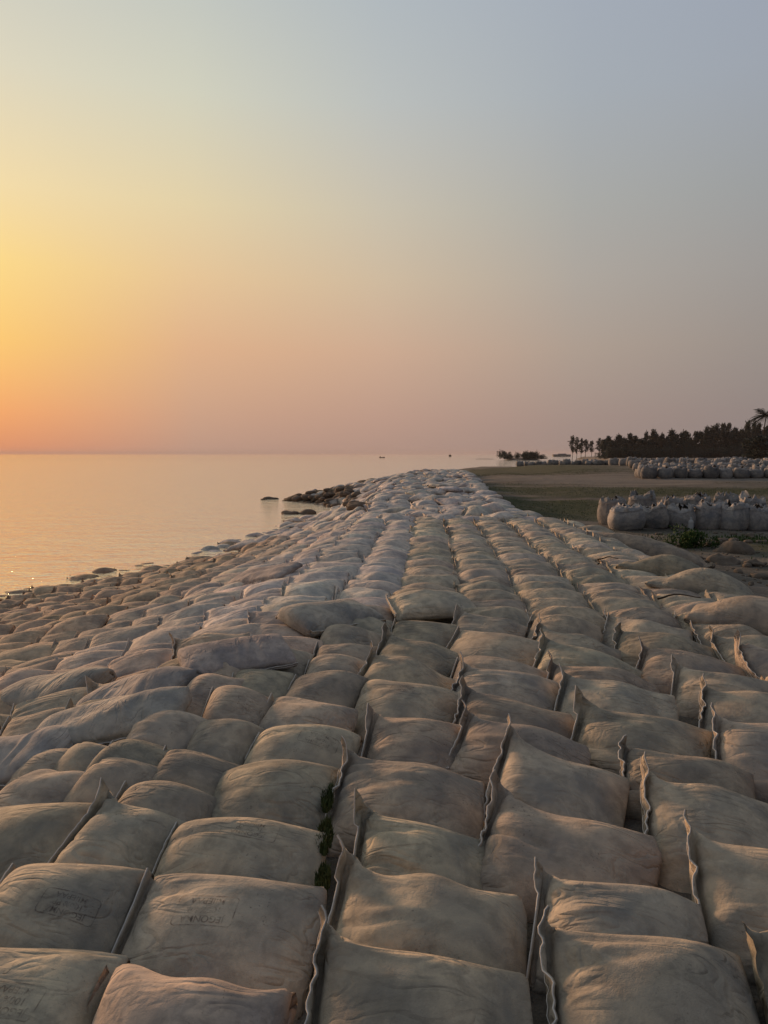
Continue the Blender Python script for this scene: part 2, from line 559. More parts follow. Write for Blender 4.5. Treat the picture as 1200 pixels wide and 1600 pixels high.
# ------------------------------------------------------------------ sandbags: a cloth tube, sewn at one end, filled and left to settle
def sim_bag(seed, L=0.92, Cc=1.46, nu=50, nv=72, fill=1.5, box=(0.40, 0.35), lip=0.13, ears=(0.2, 1.0), steps=64, flap=4,
            seamz=0.15, wav=0.012, droop=0.25, folds=1.0, lean=0.25):
    r = np.random.default_rng(seed)
    du = L / (nu - 1)
    dv = Cc / nv
    bx, by = box
    u = np.linspace(0, 1, nu)
    th = np.arange(nv) / nv * 2 * np.pi
    prof = np.clip(np.sin(np.pi * u), 0, 1) ** 0.45
    t = 0.02 + 0.20 * prof
    wd = Cc / 2 * (1 - 0.22 * prof)
    P = np.zeros((nu, nv, 3))
    cy, sz = np.cos(th), np.sin(th)
    tri = np.where(th < np.pi, 1 - 2 * th / np.pi, -3 + 2 * th / np.pi)
    cyf = (1 - prof)[:, None] * tri + prof[:, None] * (np.sign(cy) * abs(cy) ** 0.8)
    P[:, :, 0] = ((u - 0.5) * L * 0.97)[:, None]
    P[:, :, 1] = cyf * (wd / 2)[:, None]
    P[:, :, 2] = sz * (t / 2)[:, None] + 0.12
    lift = np.exp(-(u / 0.10) ** 2)
    P[:, :, 2] += lift[:, None] * (0.10 + 0.05 * np.where(cyf > 0, ears[1], ears[0]) * abs(cyf))
    P[:, :, 0] += (lift * 0.07)[:, None]
    lf = r.normal(size=(6, 4))
    for k in range(6):
        P[:, :, 2] += 0.008 * np.sin(lf[k, 0] * 9 * u[:, None] + lf[k, 1] * 8 * cyf + lf[k, 2] * 3) * prof[:, None]
        P[:, :, 0] += 0.006 * np.sin(lf[k, 3] * 9 * cyf + k) * lift[:, None]
    P += r.normal(size=P.shape) * 0.0012
    e = np.where(tri > 0, ears[1], ears[0]) * np.clip((abs(tri) - 0.45) / 0.55, 0, 1) ** 1.6
    ph = r.uniform(0, 6.28, 4)
    wv = wav * (0.9 * np.sin(tri * 7 + ph[0]) + 0.9 * np.sin(tri * 15 + ph[1]) + 0.7 * np.sin(tri * 29 + ph[2])) * (0.4 + 0.6 * abs(tri))
    T = np.zeros((flap, nv, 3))
    for i in range(flap):
        hgt = (flap - 1 - i) * du
        T[i, :, 0] = -bx - 0.005 + wv * (1 - 0.12 * i) - hgt * (lean + 0.35 * np.sin(tri * 4 + ph[1]))
        T[i, :, 1] = tri * (Cc / 4) * 0.93
        T[i, :, 2] = seamz * (0.85 + 0.30 * tri) + e * 0.10 + hgt * math.sqrt(max(0.15, 1 - lean * lean)) * 0.95 + 0.5 * wv * np.cos(tri * 11 + ph[3])
    V = np.zeros_like(P)
    jm = (-np.arange(nv)) % nv
    V0 = fill * 0.052
    dt = 1 / 60.0
    dg = math.sqrt(du * du + dv * dv)

    def spring(A, B, rest, k, comp=1.0):
        d = B - A
        l = np.sqrt((d * d).sum(-1, keepdims=True)) + 1e-9
        s = (l - rest) / l * 0.5
        s = np.where(s > 0, s * k, s * k * comp)
        d *= s
        A += d
        B -= d

    def around(step, every, rest, k, comp=1.0):
        for o in range(every):
            a = np.arange(o, nv, every)
            b = (a + step) % nv
            A, B = P[:, a], P[:, b]
            spring(A, B, rest, k, comp)
            P[:, a] = A
            P[:, b] = B

    for s in range(steps):
        dU = np.zeros_like(P)
        dU[1:-1] = P[2:] - P[:-2]
        dU[0] = P[1] - P[0]
        dU[-1] = P[-1] - P[-2]
        dV = np.roll(P, -1, 1) - np.roll(P, 1, 1)
        N = np.cross(dU, dV) * 0.25
        sv = (P * N).sum() / 3
        sg = 1 if sv > 0 else -1
        zt = P[:, :, 2].max()
        pr = 60 * max(min(V0 / max(abs(sv), 1e-4) - 1, 1.0), -0.3) + 9.0 * (zt - P[:, :, 2]) / 0.2
        a = sg * N / (du * dv) * pr[..., None]
        a[:flap + 1] = 0
        a[..., 2] -= 4.0
        V = (V + a * dt) * 0.90
        Q = P.copy()
        P += V * dt
        for it in range(6):
            spring(P[0:-1:2], P[1::2], du, 0.9, 0.7)
            spring(P[1:-1:2], P[2::2], du, 0.9, 0.7)
            around(1, 2, dv, 0.9, 0.7)
            for o in (0, 1):
                for sh in (-1, 1):
                    B = np.roll(P[o + 1::2], sh, 1)
                    A = P[o:-1:2][:len(B)].copy()
                    B = B[:len(A)].copy()
                    spring(A, B, dg, 0.35, 0.5)
                    P[o:o + 2 * len(A):2] = A
                    P[o + 1:o + 1 + 2 * len(A):2] = np.roll(B, -sh, 1)
            if it % 2 == 0:
                for o in range(4):
                    B = P[o + 2::4]
                    A = P[o:o + 4 * len(B):4][:len(B)]
                    spring(A, B, 2 * du, 0.25)
                around(2, 4, 2 * dv, 0.25)
            for i in list(range(flap)) + [nu - 1]:
                P[i] = (P[i] + P[i][jm]) / 2
            P[:flap] += (T - P[:flap]) * 0.15
            z = P[..., 2]
            np.maximum(z, 0, out=z)
            x = P[..., 0]
            y = P[..., 1]
            np.clip(x, None, bx, out=x)
            x[:] = np.maximum(x, np.where(z < lip, -bx, -bx - 0.03))
            y[:] = np.where(z < 0.11, np.clip(y, -by, by), y)
        V = (P - Q) / dt
    # the far end sinks, folds run in from the sewn end
    x = P[..., 0]
    y = P[..., 1]
    g = np.clip((x + 0.05) / 0.45, 0, 1)
    P[..., 2] *= 1 - droop * g * g
    upm = np.clip(P[..., 2] / 0.15, 0, 1)
    fold = np.zeros_like(x)
    for k in range(8):
        y0 = r.uniform(-0.25, 0.3)
        wd_ = r.uniform(0.012, 0.03)
        sl = r.uniform(-0.25, 0.25)
        x1 = r.uniform(0.12, 0.5)
        am = r.uniform(-0.016, 0.013)
        dd = (y - y0 - sl * (x + bx)) / wd_
        fold += am * np.exp(-dd * dd) * np.exp(-((x + bx) / x1) ** 2) * np.clip((x + bx) / 0.05, 0, 1)
    P[..., 2] += fold * upm * folds
    return P


def split_bag(P, flap):
    """body and sewn hem of a settled bag as vertex / face arrays, and the line of the stitching"""
    nu, nv = P.shape[:2]
    body = P[flap - 1:]
    nb = len(body)
    bV, bF = body.reshape(-1, 3), grid_faces(nb, nv)
    h = nv // 2 + 1
    S = P[:flap + 1, :h].copy()
    S[flap] = (P[flap, :h] + P[flap][(-np.arange(h)) % nv]) / 2
    S[flap] = S[flap - 1] + (S[flap] - S[flap - 1]) * 0.5
    dU = np.gradient(S, axis=0)
    dV = np.gradient(S, axis=1)
    N = np.cross(dU, dV)
    N /= np.linalg.norm(N, axis=-1, keepdims=True) + 1e-9
    thick = np.full((flap + 1, 1, 1), 0.0020)
    thick[0] = 0.0030
    A, B = S + N * thick, S - N * thick
    # closed strip: out over A, back over B
    ring = np.concatenate([A, B[::-1]], 0)
    n = len(ring)
    sV = ring.reshape(-1, 3)
    i = np.arange(n)[:, None]
    j = np.arange(h - 1)[None, :]
    i2 = (i + 1) % n
    sF = np.stack([i * h + j, i * h + j + 1, i2 * h + j + 1, i2 * h + j], -1).reshape(-1, 4)
    line = S[0] + N[0] * 0.004
    line2 = S[max(flap - 2, 1)] + N[max(flap - 2, 1)] * 0.0055
    return (bV, bF), (sV, sF), line, line2


KINDS = {}


def pool(kind, seeds, res, **rng):
    """a handful of settled bags of one kind"""
    out = []
    for s in seeds:
        r = np.random.default_rng(s * 31 + 5)
        hl = rng.get('_hl', 0.40)
        kw = {k: (tuple(r.uniform(a, b) for a, b in v) if isinstance(v[0], tuple) else r.uniform(*v)) for k, v in rng.items() if k[0] != '_'}
        kw['box'] = (hl, rng.get('_by', 0.35))
        fl = 4 if res[0] > 40 else 2
        if kind.startswith('pale') or kind.startswith('far'):
            fl = 2
        P = sim_bag(s, nu=res[0], nv=res[1], flap=fl, steps=64 if res[0] > 40 else 50, **kw)
        out.append((P, fl, rng.get('_hl', 0.40)))
    KINDS[kind] = out


EAR = dict(lean=(-.7, .8), L=(.92, .98), Cc=(1.46, 1.54), fill=(1.3, 1.75), ears=((0., .1), (.0, 1.6)), seamz=(.07, .105), wav=(.010, .026), droop=(.5, .8), folds=(1.0, 2.2))
FLAT = dict(lean=(.0, .9), L=(.90, .96), Cc=(1.44, 1.52), fill=(1.4, 1.75), ears=((0., .0), (-.2, .1)), seamz=(.02, .05), wav=(.005, .014), droop=(.25, .55), folds=(.2, .9))
PALE = dict(lean=(-.5, .9), L=(.92, 1.0), Cc=(1.44, 1.56), fill=(1.25, 1.75), ears=((0., .1), (.0, .15)), seamz=(.04, .07), wav=(.008, .02), droop=(.2, .5), folds=(.6, 1.8))
pool('ear_hi', range(1, 11), (50, 72), **EAR)
pool('flat_hi', range(21, 28), (50, 72), **FLAT)
pool('pale_hi', range(41, 46), (50, 72), **PALE)
LONG = dict(L=(1.22, 1.32), Cc=(1.30, 1.40), fill=(1.7, 2.1), ears=((0., .1), (.0, .3)), seamz=(.03, .06), wav=(.012, .03), droop=(.3, .6), folds=(1.2, 2.2), _hl=0.55)
WIDE = dict(lean=(.2, .9), L=(.70, .78), Cc=(2.1, 2.3), fill=(1.5, 1.9), ears=((0., .2), (.0, .2)), seamz=(.03, .05), wav=(.012, .03), droop=(.1, .3), folds=(1.2, 2.2), _hl=0.30, _by=0.52)
pool('wide_hi', range(111, 117), (40, 104), **WIDE)
pool('wide_mid', range(118, 121), (26, 56), **WIDE)
pool('long_hi', range(101, 105), (60, 64), **LONG)
pool('long_mid', range(106, 109), (36, 36), **LONG)
pool('ear_mid', range(51, 59), (30, 40), **dict(EAR, folds=(1.6, 3.0), seamz=(.035, .07), ears=((0., .1), (-.2, .7))))
pool('flat_mid', range(61, 67), (30, 40), **FLAT)
pool('pale_mid', range(71, 79), (30, 40), **PALE)
pool('far_ear', range(81, 86), (18, 24), **dict(EAR, seamz=(.03, .06), ears=((0., .2), (.1, .8))))
pool('far_pale', range(91, 98), (18, 24), **PALE)

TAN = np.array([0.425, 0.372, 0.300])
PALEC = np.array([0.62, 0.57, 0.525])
SLOPE = np.array([0.48, 0.365, 0.262])
BROWN = np.array([0.18, 0.138, 0.10])


class Bag:
    __slots__ = ('col', 'row', 'pos', 'kind', 'yaw', 'w', 'd', 'h', 'tilt', 'color', 'desc', 'stamp', 'flip', 'z', 'dist', 'px', 'note')


BAGS = []


def add_bag(col, X, Y, kind, w=0.76, d=0.62, h=1.0, yaw=0.0, tilt=13.0, color=TAN, desc=None, z=0.0, flip=False, note=None):
    b = Bag()
    b.col, b.row, b.pos, b.kind, b.yaw, b.w, b.d, b.h, b.tilt = col, 0, (X, Y), kind, yaw, w, d, h, tilt
    b.color, b.desc, b.stamp, b.flip, b.z, b.note = np.array(color) * RNG.uniform(0.86, 1.14) * RNG.uniform(0.97, 1.03, 3), desc, None, flip, z, note
    b.dist = math.hypot(X, Y)
    b.px = None
    BAGS.append(b)
    return b


def flat0(px, py):
    d = ray(px, py)
    return hit(px, py, ridge)


# --- the bags that can be told apart, by the ends of their upper edge as read from the photograph
EXPL = {
    -4: [((15, 1196), (112, 1197), 'flat', None), ((36, 1170), (104, 1168), 'flat', None), ((100, 1154), (176, 1152), 'flat', None)],
    -3: [((-60, 1250), (136, 1252), 'flat', None), ((138, 1174), (236, 1186), 'flat', None), ((160, 1150), (262, 1156), 'flat', None), ((212, 1111), (312, 1113), 'pale', 'wrinkled'),
         ((294, 1050), (362, 1054), 'flat', None), ((306, 1030), (396, 1029), 'flat', None)],
    -2: [((-80, 1452), (165, 1485), 'flat', None), ((-8, 1340), (208, 1354), 'flat', None), ((160, 1236), (272, 1264), 'ear', None), ((182, 1206), (330, 1220), 'flat', None),
         ((244, 1158), (380, 1170), 'flat', None), ((298, 1111), (402, 1113), 'flat', None), ((334, 1071), (412, 1074), 'flat', None), ((362, 1037), (458, 1036), 'flat', None), ((402, 1006), (484, 1008), 'flat', None)],
    -1: [((135, 1502), (437, 1560), 'flat', None), ((208, 1356), (500, 1388), 'flat', None), ((262, 1264), (506, 1286), 'flat', None),
         ((330, 1183), (526, 1190), 'flat', None), ((397, 1121), (552, 1140), 'flat', None), ((412, 1077), (548, 1096), 'flat', None),
         ((456, 1040), (560, 1053), 'flat', None), ((478, 1016), (575, 1020), 'flat', None), ((492, 992), (588, 997), 'flat', None), ((500, 971), (594, 976), 'flat', None)],
    0: [((492, 1488), (838, 1505), 'ear', None), ((530, 1345), (826, 1390), 'ear', None), ((560, 1268), (765, 1285), 'ear', None),
        ((530, 1180), (758, 1200), 'ear', 'wrinkled'), ((578, 1112), (732, 1125), 'ear', None), ((560, 1050), (716, 1066), 'flat', None),
        ((578, 1022), (712, 1040), 'ear', None), ((600, 990), (710, 1006), 'ear', None), ((614, 958), (712, 966), 'pale', None), ((612, 926), (722, 930), 'pale', None)],
    1: [((852, 1440), (1190, 1480), 'ear', None), ((846, 1340), (1112, 1400), 'ear', None), ((776, 1228), (1030, 1300), 'ear', None),
        ((790, 1158), (980, 1200), 'ear', None), ((726, 1113), (920, 1150), 'ear', None), ((724, 1071), (896, 1100), 'ear', None),
        ((720, 1035), (872, 1056), 'ear', None), ((712, 1014), (858, 1030), 'flat', None), ((710, 973), (842, 995), 'flat', None), ((716, 952), (818, 966), 'ear', None)],
    2: [((1180, 1450), (1500, 1490), 'ear', None), ((1078, 1312), (1380, 1352), 'ear', None), ((1002, 1206), (1225, 1235), 'ear', None), ((974, 1152), (1184, 1190), 'ear', None),
        ((908, 1092), (1112, 1130), 'ear', None), ((880, 1050), (1062, 1078), 'ear', None), ((862, 1026), (1030, 1050), 'ear', None), ((850, 1000), (998, 1024), 'ear', None),
        ((836, 976), (970, 995), 'ear', None), ((826, 955), (940, 968), 'ear', None)],
    3: [((1220, 1190), (1450, 1215), 'ear', None), ((1118, 1118), (1330, 1150), 'ear', None), ((1094, 1066), (1280, 1092), 'ear', None), ((1056, 1032), (1230, 1058), 'ear', None),
        ((1006, 1000), (1168, 1026), 'ear', None), ((966, 976), (1120, 998), 'ear', None), ((948, 956), (1084, 972), 'ear', None)],
}
COLX = {-2: -1.50, -1: -0.95, 0: -0.25, 1: 0.53, 2: 1.28, 3: 2.06, 4: 2.80, 5: 3.50}
last = {}
for c, rows in EXPL.items():
    for k, (a, b_, kind, note) in enumerate(rows):
        A, B = hit(*a, ridge), hit(*b_, ridge)
        m = (A + B) / 2
        w_ = float(np.hypot(B[0] - A[0], B[1] - A[1]))
        w_ = min(max(w_, 0.46), 0.92)
        yaw = math.atan2(B[1] - A[1], B[0] - A[0]) * 0.75
        # depth of the bag from its neighbours in the column
        if k > 0:
            A2, B2 = hit(*rows[k - 1][0], ridge), hit(*rows[k - 1][1], ridge)
            gap = m[1] - (A2[1] + B2[1]) / 2
        else:
            gap = 0.5
        d_ = min(max(gap + 0.03, 0.44), 0.74)
        add_bag(c, m[0], m[1], kind, w_ * 0.99, d_, RNG.uniform(1.1, 1.35), yaw, RNG.uniform(18, 25), TAN, note=note)
        last[c] = m[1]
last[4], last[5] = 4.2, 5.5

# --- the rest of the ordered columns, away to where the heap begins
for c in range(-1, 6):
    y = last[c]
    while y < 19.8:
        y += RNG.uniform(0.44, 0.60)
        x = COLX[c] + 0.37 + cY(y) + RNG.normal(0, 0.025)
        nxt = COLX.get(c + 1, 4.22)
        w_ = (nxt - COLX[c]) * 1.07
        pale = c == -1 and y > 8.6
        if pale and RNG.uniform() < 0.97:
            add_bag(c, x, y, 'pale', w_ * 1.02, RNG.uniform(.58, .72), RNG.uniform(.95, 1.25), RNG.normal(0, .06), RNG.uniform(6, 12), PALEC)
        else:
            far_light_gain = 1 + 0.35 * sstep(6, 17, y)  # tan raised with distance: extra brightness of light put into the bag colour
            add_bag(c, x, y, ('ear' if 0 < c < 5 and RNG.uniform() < .75 else 'flat'), w_ * (1.0 if c < 4 else 1.06), RNG.uniform(.47, .58), RNG.uniform(1.0, 1.3), RNG.normal(0, .05), RNG.uniform(14, 23), TAN * far_light_gain)
# --- the seaward slope
y_rows = {}
for c in range(-24, -1):
    y = last.get(c, 1.6 + RNG.uniform(0, .4))
    while y < 30:
        y += RNG.uniform(0.42, 0.58)
        fy = float(sstep(5.5, 9.0, y))
        x = (-1.06 - .27 * fy) + (c + 2) * (.56 + .19 * fy) + cY(y) * 0.95 + RNG.normal(0, .04)
        if x < wX(y) - 2.0 or x > shoulder(y) + 0.75:
            continue
        if y > 22 and RNG.uniform() < (y - 22) / 8:
            continue
        tcol = float(sstep(0.0, 4.5, shoulder(y) - x))
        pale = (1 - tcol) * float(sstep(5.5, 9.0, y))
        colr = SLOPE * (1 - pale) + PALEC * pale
        if y < 6:
            colr = TAN * 1.02
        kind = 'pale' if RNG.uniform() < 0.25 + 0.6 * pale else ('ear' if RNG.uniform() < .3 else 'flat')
        wet = float(sstep(0.55, -0.5, x - wX(y)))
        colr = colr * (1 - 0.18 * wet)
        jit = 0.06 + 0.12 * tcol
        add_bag(c, x, y, kind, RNG.uniform(.62, .94) * (.80 + .22 * fy), RNG.uniform(.48, .62), RNG.uniform(.85, 1.15), RNG.normal(0.05, jit), RNG.uniform(15, 24) * (1 if y < 20 else .7), colr,
                z=RNG.normal(0, .02 + .03 * tcol) + wet * RNG.normal(0, .08))
# --- the heap beyond, and the brown spur at the water
for _ in range(4200):
    y = 19.6 + (84 - 19.6) * RNG.uniform() ** 1.15
    x = RNG.uniform(-9.5, 11)
    if x > right_edge(y) - 0.25 or x < max(wX(y) - 0.5, -99):
        continue
    if x < shoulder(y) - 0.2 and y < 22 + 4 * RNG.uniform():
        continue
    if any(abs(b.pos[0] - x) < 0.48 and abs(b.pos[1] - y) < 0.42 for b in BAGS[-1400:]):
        continue
    spur = float(sstep(4.2, 5.6, cY(y) - x)) * float(sstep(50, 53, y)) * (1 if RNG.uniform() < .85 else 0)
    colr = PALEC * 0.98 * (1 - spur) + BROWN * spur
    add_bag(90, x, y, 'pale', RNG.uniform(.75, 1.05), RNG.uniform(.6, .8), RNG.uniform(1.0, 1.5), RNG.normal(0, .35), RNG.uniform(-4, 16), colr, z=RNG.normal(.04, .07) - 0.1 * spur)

# --- single bags lying loose on top
LOOSE = [  # left end, right end (pixels), height above the bags, description
    ((-60, 1150), (118, 1112), 0.09, 'pale', 'plump pale sandbag lying loose at the left edge of the photo'),
    ((66, 1102), (290, 1052), 0.11, 'pale', 'long plump pale sandbag lying loose across its neighbours, frayed hem facing down'),
    ((158, 1050), (306, 1022), 0.09, 'pale', 'pale sandbag lying loose just above the long plump one'),
    ((278, 1012), (440, 984), 0.10, 'pale', 'plump pale sandbag lying loose with a torn corner at its right end'),
    ((30, 1048), (165, 1030), 0.10, 'pale', 'slack pale sandbag lying loose at the left, half emptied'),
    ((372, 888), (462, 872), 0.14, 'pale', 'plump pale sandbag raised above its neighbours on the seaward shoulder'),
    ((440, 944), (556, 926), 0.13, 'pale', 'broad pale sandbag with a dark gap under its lower hem'),
    ((606, 922), (734, 918), 0.09, 'ear', 'tan sandbag bridging over its neighbours, a gap below it'),
]
for (a, b_, dz, kind, desc) in LOOSE:
    fn = lambda X, Y: ridge(X, Y) + dz
    A, B = hit(*a, fn), hit(*b_, fn)
    m = (A + B) / 2
    ln_ = float(np.hypot(*(B - A)[:2])) * 1.02
    add_bag(99, m[0], m[1], 'wide' if kind == 'pale' else kind, .60 if kind == 'pale' else ln_, ln_ if kind == 'pale' else .6, 1.0, math.atan2(B[1] - A[1], B[0] - A[0]) + (math.pi / 2 if kind == 'pale' else 0), 9.0,
            PALEC * 0.68 if kind == 'pale' else TAN * 1.1, desc, z=dz)
# long bags slumped down the landward edge
for (a, b_, dep, desc) in [((866, 808), (936, 824), 0.8, 'long grey sandbag slumped on the landward edge, farthest of them'),
                           ((915, 820), (990, 842), 0.9, 'long grey sandbag slumped beside the nearest bulk bags'),
                           ((985, 858), (1062, 874), 0.8, 'rounded sandbag on the landward edge behind the gaping one'),
                           ((1026, 872), (1140, 906), 0.85, 'pale grey sandbag with a dark gaping underside by the dirt'),
                           ((1090, 905), (1225, 946), 0.9, 'long smooth grey sandbag slumped into the dirt at right')]:
    fn = lambda X, Y: np.maximum(ground_z(X, Y) + 0.50, ridge(X, Y) + 0.02)
    A, B = hit(*a, fn), hit(*b_, fn)
    m = (A + B) / 2
    add_bag(98, m[0], m[1], 'long', max(1.35, float(np.hypot(*(B - A)[:2])) * 1.05), dep * .9, 2.1, -0.5, 2.0, TAN * 0.85, desc, z=0.0, flip=True)
    sh_ = 0.28 + (0.35 if m[1] > 14 else 0.0)
    BAGS[-1].pos = (m[0] + sh_, m[1] - 0.05)
    BAGS[-1].z = float(fn(m[0] + sh_ - .2, m[1]) - ridge(m[0] + sh_, m[1] - 0.05))


def bag_matrix(b):
    X, Y = b.pos
    e = 0.25
    gxs = float(ridge(X + e, Y) - ridge(X - e, Y)) / (2 * e)
    gys = float(ridge(X, Y + e) - ridge(X, Y - e)) / (2 * e)
    n = Vector((-gxs, -gys, 1)).normalized()
    yaw = b.yaw
    ex = Vector((math.cos(yaw), math.sin(yaw), 0))
    ex = (ex - n * ex.dot(n)).normalized()
    ey = n.cross(ex)
    wide = b.kind == 'wide'
    tl = Matrix.Rotation(-R(b.tilt), 3, 'Y') if wide else Matrix.Rotation(R(b.tilt), 3, 'X')
    Rm = Matrix((ex, ey, n)).transposed() @ tl
    if b.flip:
        Rm = Rm @ Matrix.Rotation(math.pi, 3, 'Z')
    zr = float(ridge(X, Y)) + b.z
    loc = Vector((X, Y, zr)) - Matrix((ex, ey, n)).transposed() @ tl @ (Vector((0.34 * b.w, 0, 0.185 * b.h)) if wide else Vector((0, 0.36 * b.d, 0.185 * b.h)))
    return Matrix.Translation(loc) @ Rm.to_4x4()


def in_frame(b):
    zr = float(ridge(*b.pos)) + b.z
    pts = [pix(b.pos[0] + s * b.w * .42, b.pos[1] - .15, zr - 0.05) for s in (-1, 0, 1)]
    return any(2 < p[0] < PW - 2 and p[2] > 0.5 and -5 < p[1] < PH - 2 for p in pts)


def bag_verts(b, P, hl=0.40):
    V = P.copy()
    V[..., 0] *= b.w / (2 * hl)
    V[..., 1] *= b.d / (1.04 if b.kind == 'wide' else 0.66)
    V[..., 2] *= b.h
    s = int(b.pos[0] * 1000) % 997 + int(b.pos[1] * 100)
    r = np.random.default_rng(abs(s))
    # every bag slumps a little differently
    for k in range(4):
        f = r.normal(0, 6, 2)
        p = r.uniform(0, 6.28)
        V[..., 2] += 0.009 * np.sin(f[0] * V[..., 0] + f[1] * V[..., 1] + p) * np.clip(V[..., 2] / 0.1, 0, 1)
        V[..., 1] += 0.010 * np.sin(f[1] * V[..., 0] * 1.2 + p * 2)
    V[..., 1] += r.normal(0, .05) * V[..., 0]
    return V


vis = [b for b in BAGS if in_frame(b)]
vis.sort(key=lambda b: b.dist - (3.0 if b.desc else 0.0))
single = vis[:300]
chosen = set(id(b) for b in single)
rest = [b for b in BAGS if id(b) not in chosen]

ORD = ['first', 'second', 'third', 'fourth', 'fifth', 'sixth', 'seventh', 'eighth', 'ninth', 'tenth', 'eleventh', 'twelfth', 'thirteenth', 'fourteenth', 'fifteenth', 'sixteenth',
       'seventeenth', 'eighteenth', 'nineteenth', 'twentieth']


def ordn(k):
    if k <= 20:
        return ORD[k - 1]
    tens = k // 10
    return ({2: 'twentieth', 3: 'thirtieth', 4: 'fortieth', 5: 'fiftieth'}[tens]) if k % 10 == 0 else {2: 'twenty-', 3: 'thirty-', 4: 'forty-', 5: 'fifty-'}[tens] + ORD[k % 10 - 1]


def col_phrase(c):
    if c == 0:
        return 'the bottom-centre column'
    if c > 0:
        return 'the %s column right of the bottom-centre column' % ORD[c - 1]
    return 'the %s column left of the bottom-centre column' % ORD[-c - 1]


by_col = {}
for b in sorted(single, key=lambda b: b.pos[1]):
    if not b.desc:
        by_col.setdefault(b.col, []).append(b)
        b.row = len(by_col[b.col])
counters = {}
BODIES = {}
for b in single:
    kk = b.kind + ('_hi' if b.dist < 7.6 else '_mid')
    ps = KINDS[kk]
    counters[kk] = counters.get(kk, 0) + 1
    P, fl, hl = ps[counters[kk] * 3 % len(ps)] if len(ps) % 3 else ps[counters[kk] % len(ps)]
    V = bag_verts(b, P, hl)
    (bV, bF), (sV, sF), line, line2 = split_bag(V, fl)
    root = empty('sandbag', bag_matrix(b))
    shade = 'pale' if b.color.mean() > 0.455 else 'tan'
    if b.desc:
        lab = b.desc
    else:
        lab = '%s%s sandbag, %s from the bottom in %s' % ((b.note + ' ') if b.note else '', shade, ordn(b.row), col_phrase(b.col))
    tag(root, lab, 'sandbag', 'sandbags laid along the bank')
    body = link('body', mesh_np('bag_body', bV, bF, M_BAG), root)
    hem = link('hem', mesh_np('bag_hem', sV, sF, M_HEM), root)
    body.color = (*b.color, 1)
    hem.color = (*(b.color * 1.0), 1)
    if b.dist < 8.5:
        tV, tF = join_np([tube_np(line, 0.0030, 5), tube_np(line2, 0.0018, 4)])  # thicker tube is painted edge light on the hem, thinner one the thread
        link('stitching_edge_light', mesh_np('hem_stitching_edge_light', tV, tF, M_THREAD_EDGE_LIGHT), hem)
    BODIES[id(b)] = (root, body, bV, bF)

# --- all other bags: too many and too small to tell apart
parts_V, parts_F, parts_C, off = [], [], [], 0
for k, b in enumerate(rest):
    nearb = b.dist < 11
    kk = ('%s_mid' % b.kind) if nearb else ('far_ear' if b.kind in ('ear', 'flat') else 'far_pale')
    ps = KINDS[kk]
    P, fl, hl = ps[k % len(ps)]
    V = bag_verts(b, P, hl)
    V4 = np.array(bag_matrix(b))
    F = grid_faces(*P.shape[:2])
    zl = V[..., 2].reshape(-1)
    F = F[(zl[F] > 0.012).any(1)]
    W = V.reshape(-1, 3) @ V4[:3, :3].T + V4[:3, 3]
    used, inv = np.unique(F, return_inverse=True)
    parts_V.append(W[used])
    parts_F.append(inv.reshape(F.shape) + off)
    parts_C.append(np.repeat(b.color[None], len(used), 0))
    off += len(used)
rest_o = link('distant_sandbags', mesh_np('distant_sandbags', np.concatenate(parts_V), np.concatenate(parts_F), M_BAGS, True, np.concatenate(parts_C)))
tag(rest_o, 'mass of small distant sandbags heaped along the bank and down to the water', 'sandbags', kind='stuff')
print('bags', len(BAGS), 'in view', len(vis), 'single', len(single), 'reach', max(b.dist for b in single), 'far tris', sum(len(f) for f in parts_F) * 2)


# --- faded stamps printed on some bags (upside down as seen from here)
def text_mesh(lines, size):
    cu = bpy.data.curves.new('stamp_text', 'FONT')
    cu.body = '\n'.join(lines)
    cu.size = size
    cu.align_x = 'CENTER'
    cu.align_y = 'CENTER'
    cu.offset = size * 0.012
    o = bpy.data.objects.new('stamp_text', cu)
    COL.objects.link(o)
    bpy.context.view_layer.update()
    me = bpy.data.meshes.new_from_object(o.evaluated_get(bpy.context.evaluated_depsgraph_get()))
    bpy.data.objects.remove(o)
    V = np.array([v.co[:] for v in me.vertices])
    me.calc_loop_triangles()
    F = np.array([t.vertices[:] for t in me.loop_triangles])
    bpy.data.meshes.remove(me)
    return V, F


def frame_mesh(wd, ht, t=0.004, r=0.015):
    pts = []
    for cx, cy, a0 in ((wd - r, ht - r, 0), (-wd + r, ht - r, 90), (-wd + r, -ht + r, 180), (wd - r, -ht + r, 270)):
        for k in range(5):
            a = R(a0 + k * 22.5)
            pts.append((cx + r * math.cos(a), cy + r * math.sin(a), math.cos(a), math.sin(a)))
    fine = []
    for k in range(len(pts)):
        p, q = pts[k], pts[(k + 1) % len(pts)]
        ns = max(1, int(math.hypot(q[0] - p[0], q[1] - p[1]) / 0.012))
        for m in range(ns):
            f = m / ns
            fine.append([p[z] * (1 - f) + q[z] * f for z in range(4)])
    fine = np.array(fine)
    a = fine[:, :2] + fine[:, 2:] * t / 2
    b = fine[:, :2] - fine[:, 2:] * t / 2
    n = len(fine)
    V = np.zeros((2 * n, 3))
    V[:n, :2] = a
    V[n:, :2] = b
    i = np.arange(n)
    i2 = (i + 1) % n
    F = np.concatenate([np.stack([i, i2, i2 + n], -1), np.stack([i, i2 + n, i + n], -1)])
    return V, F


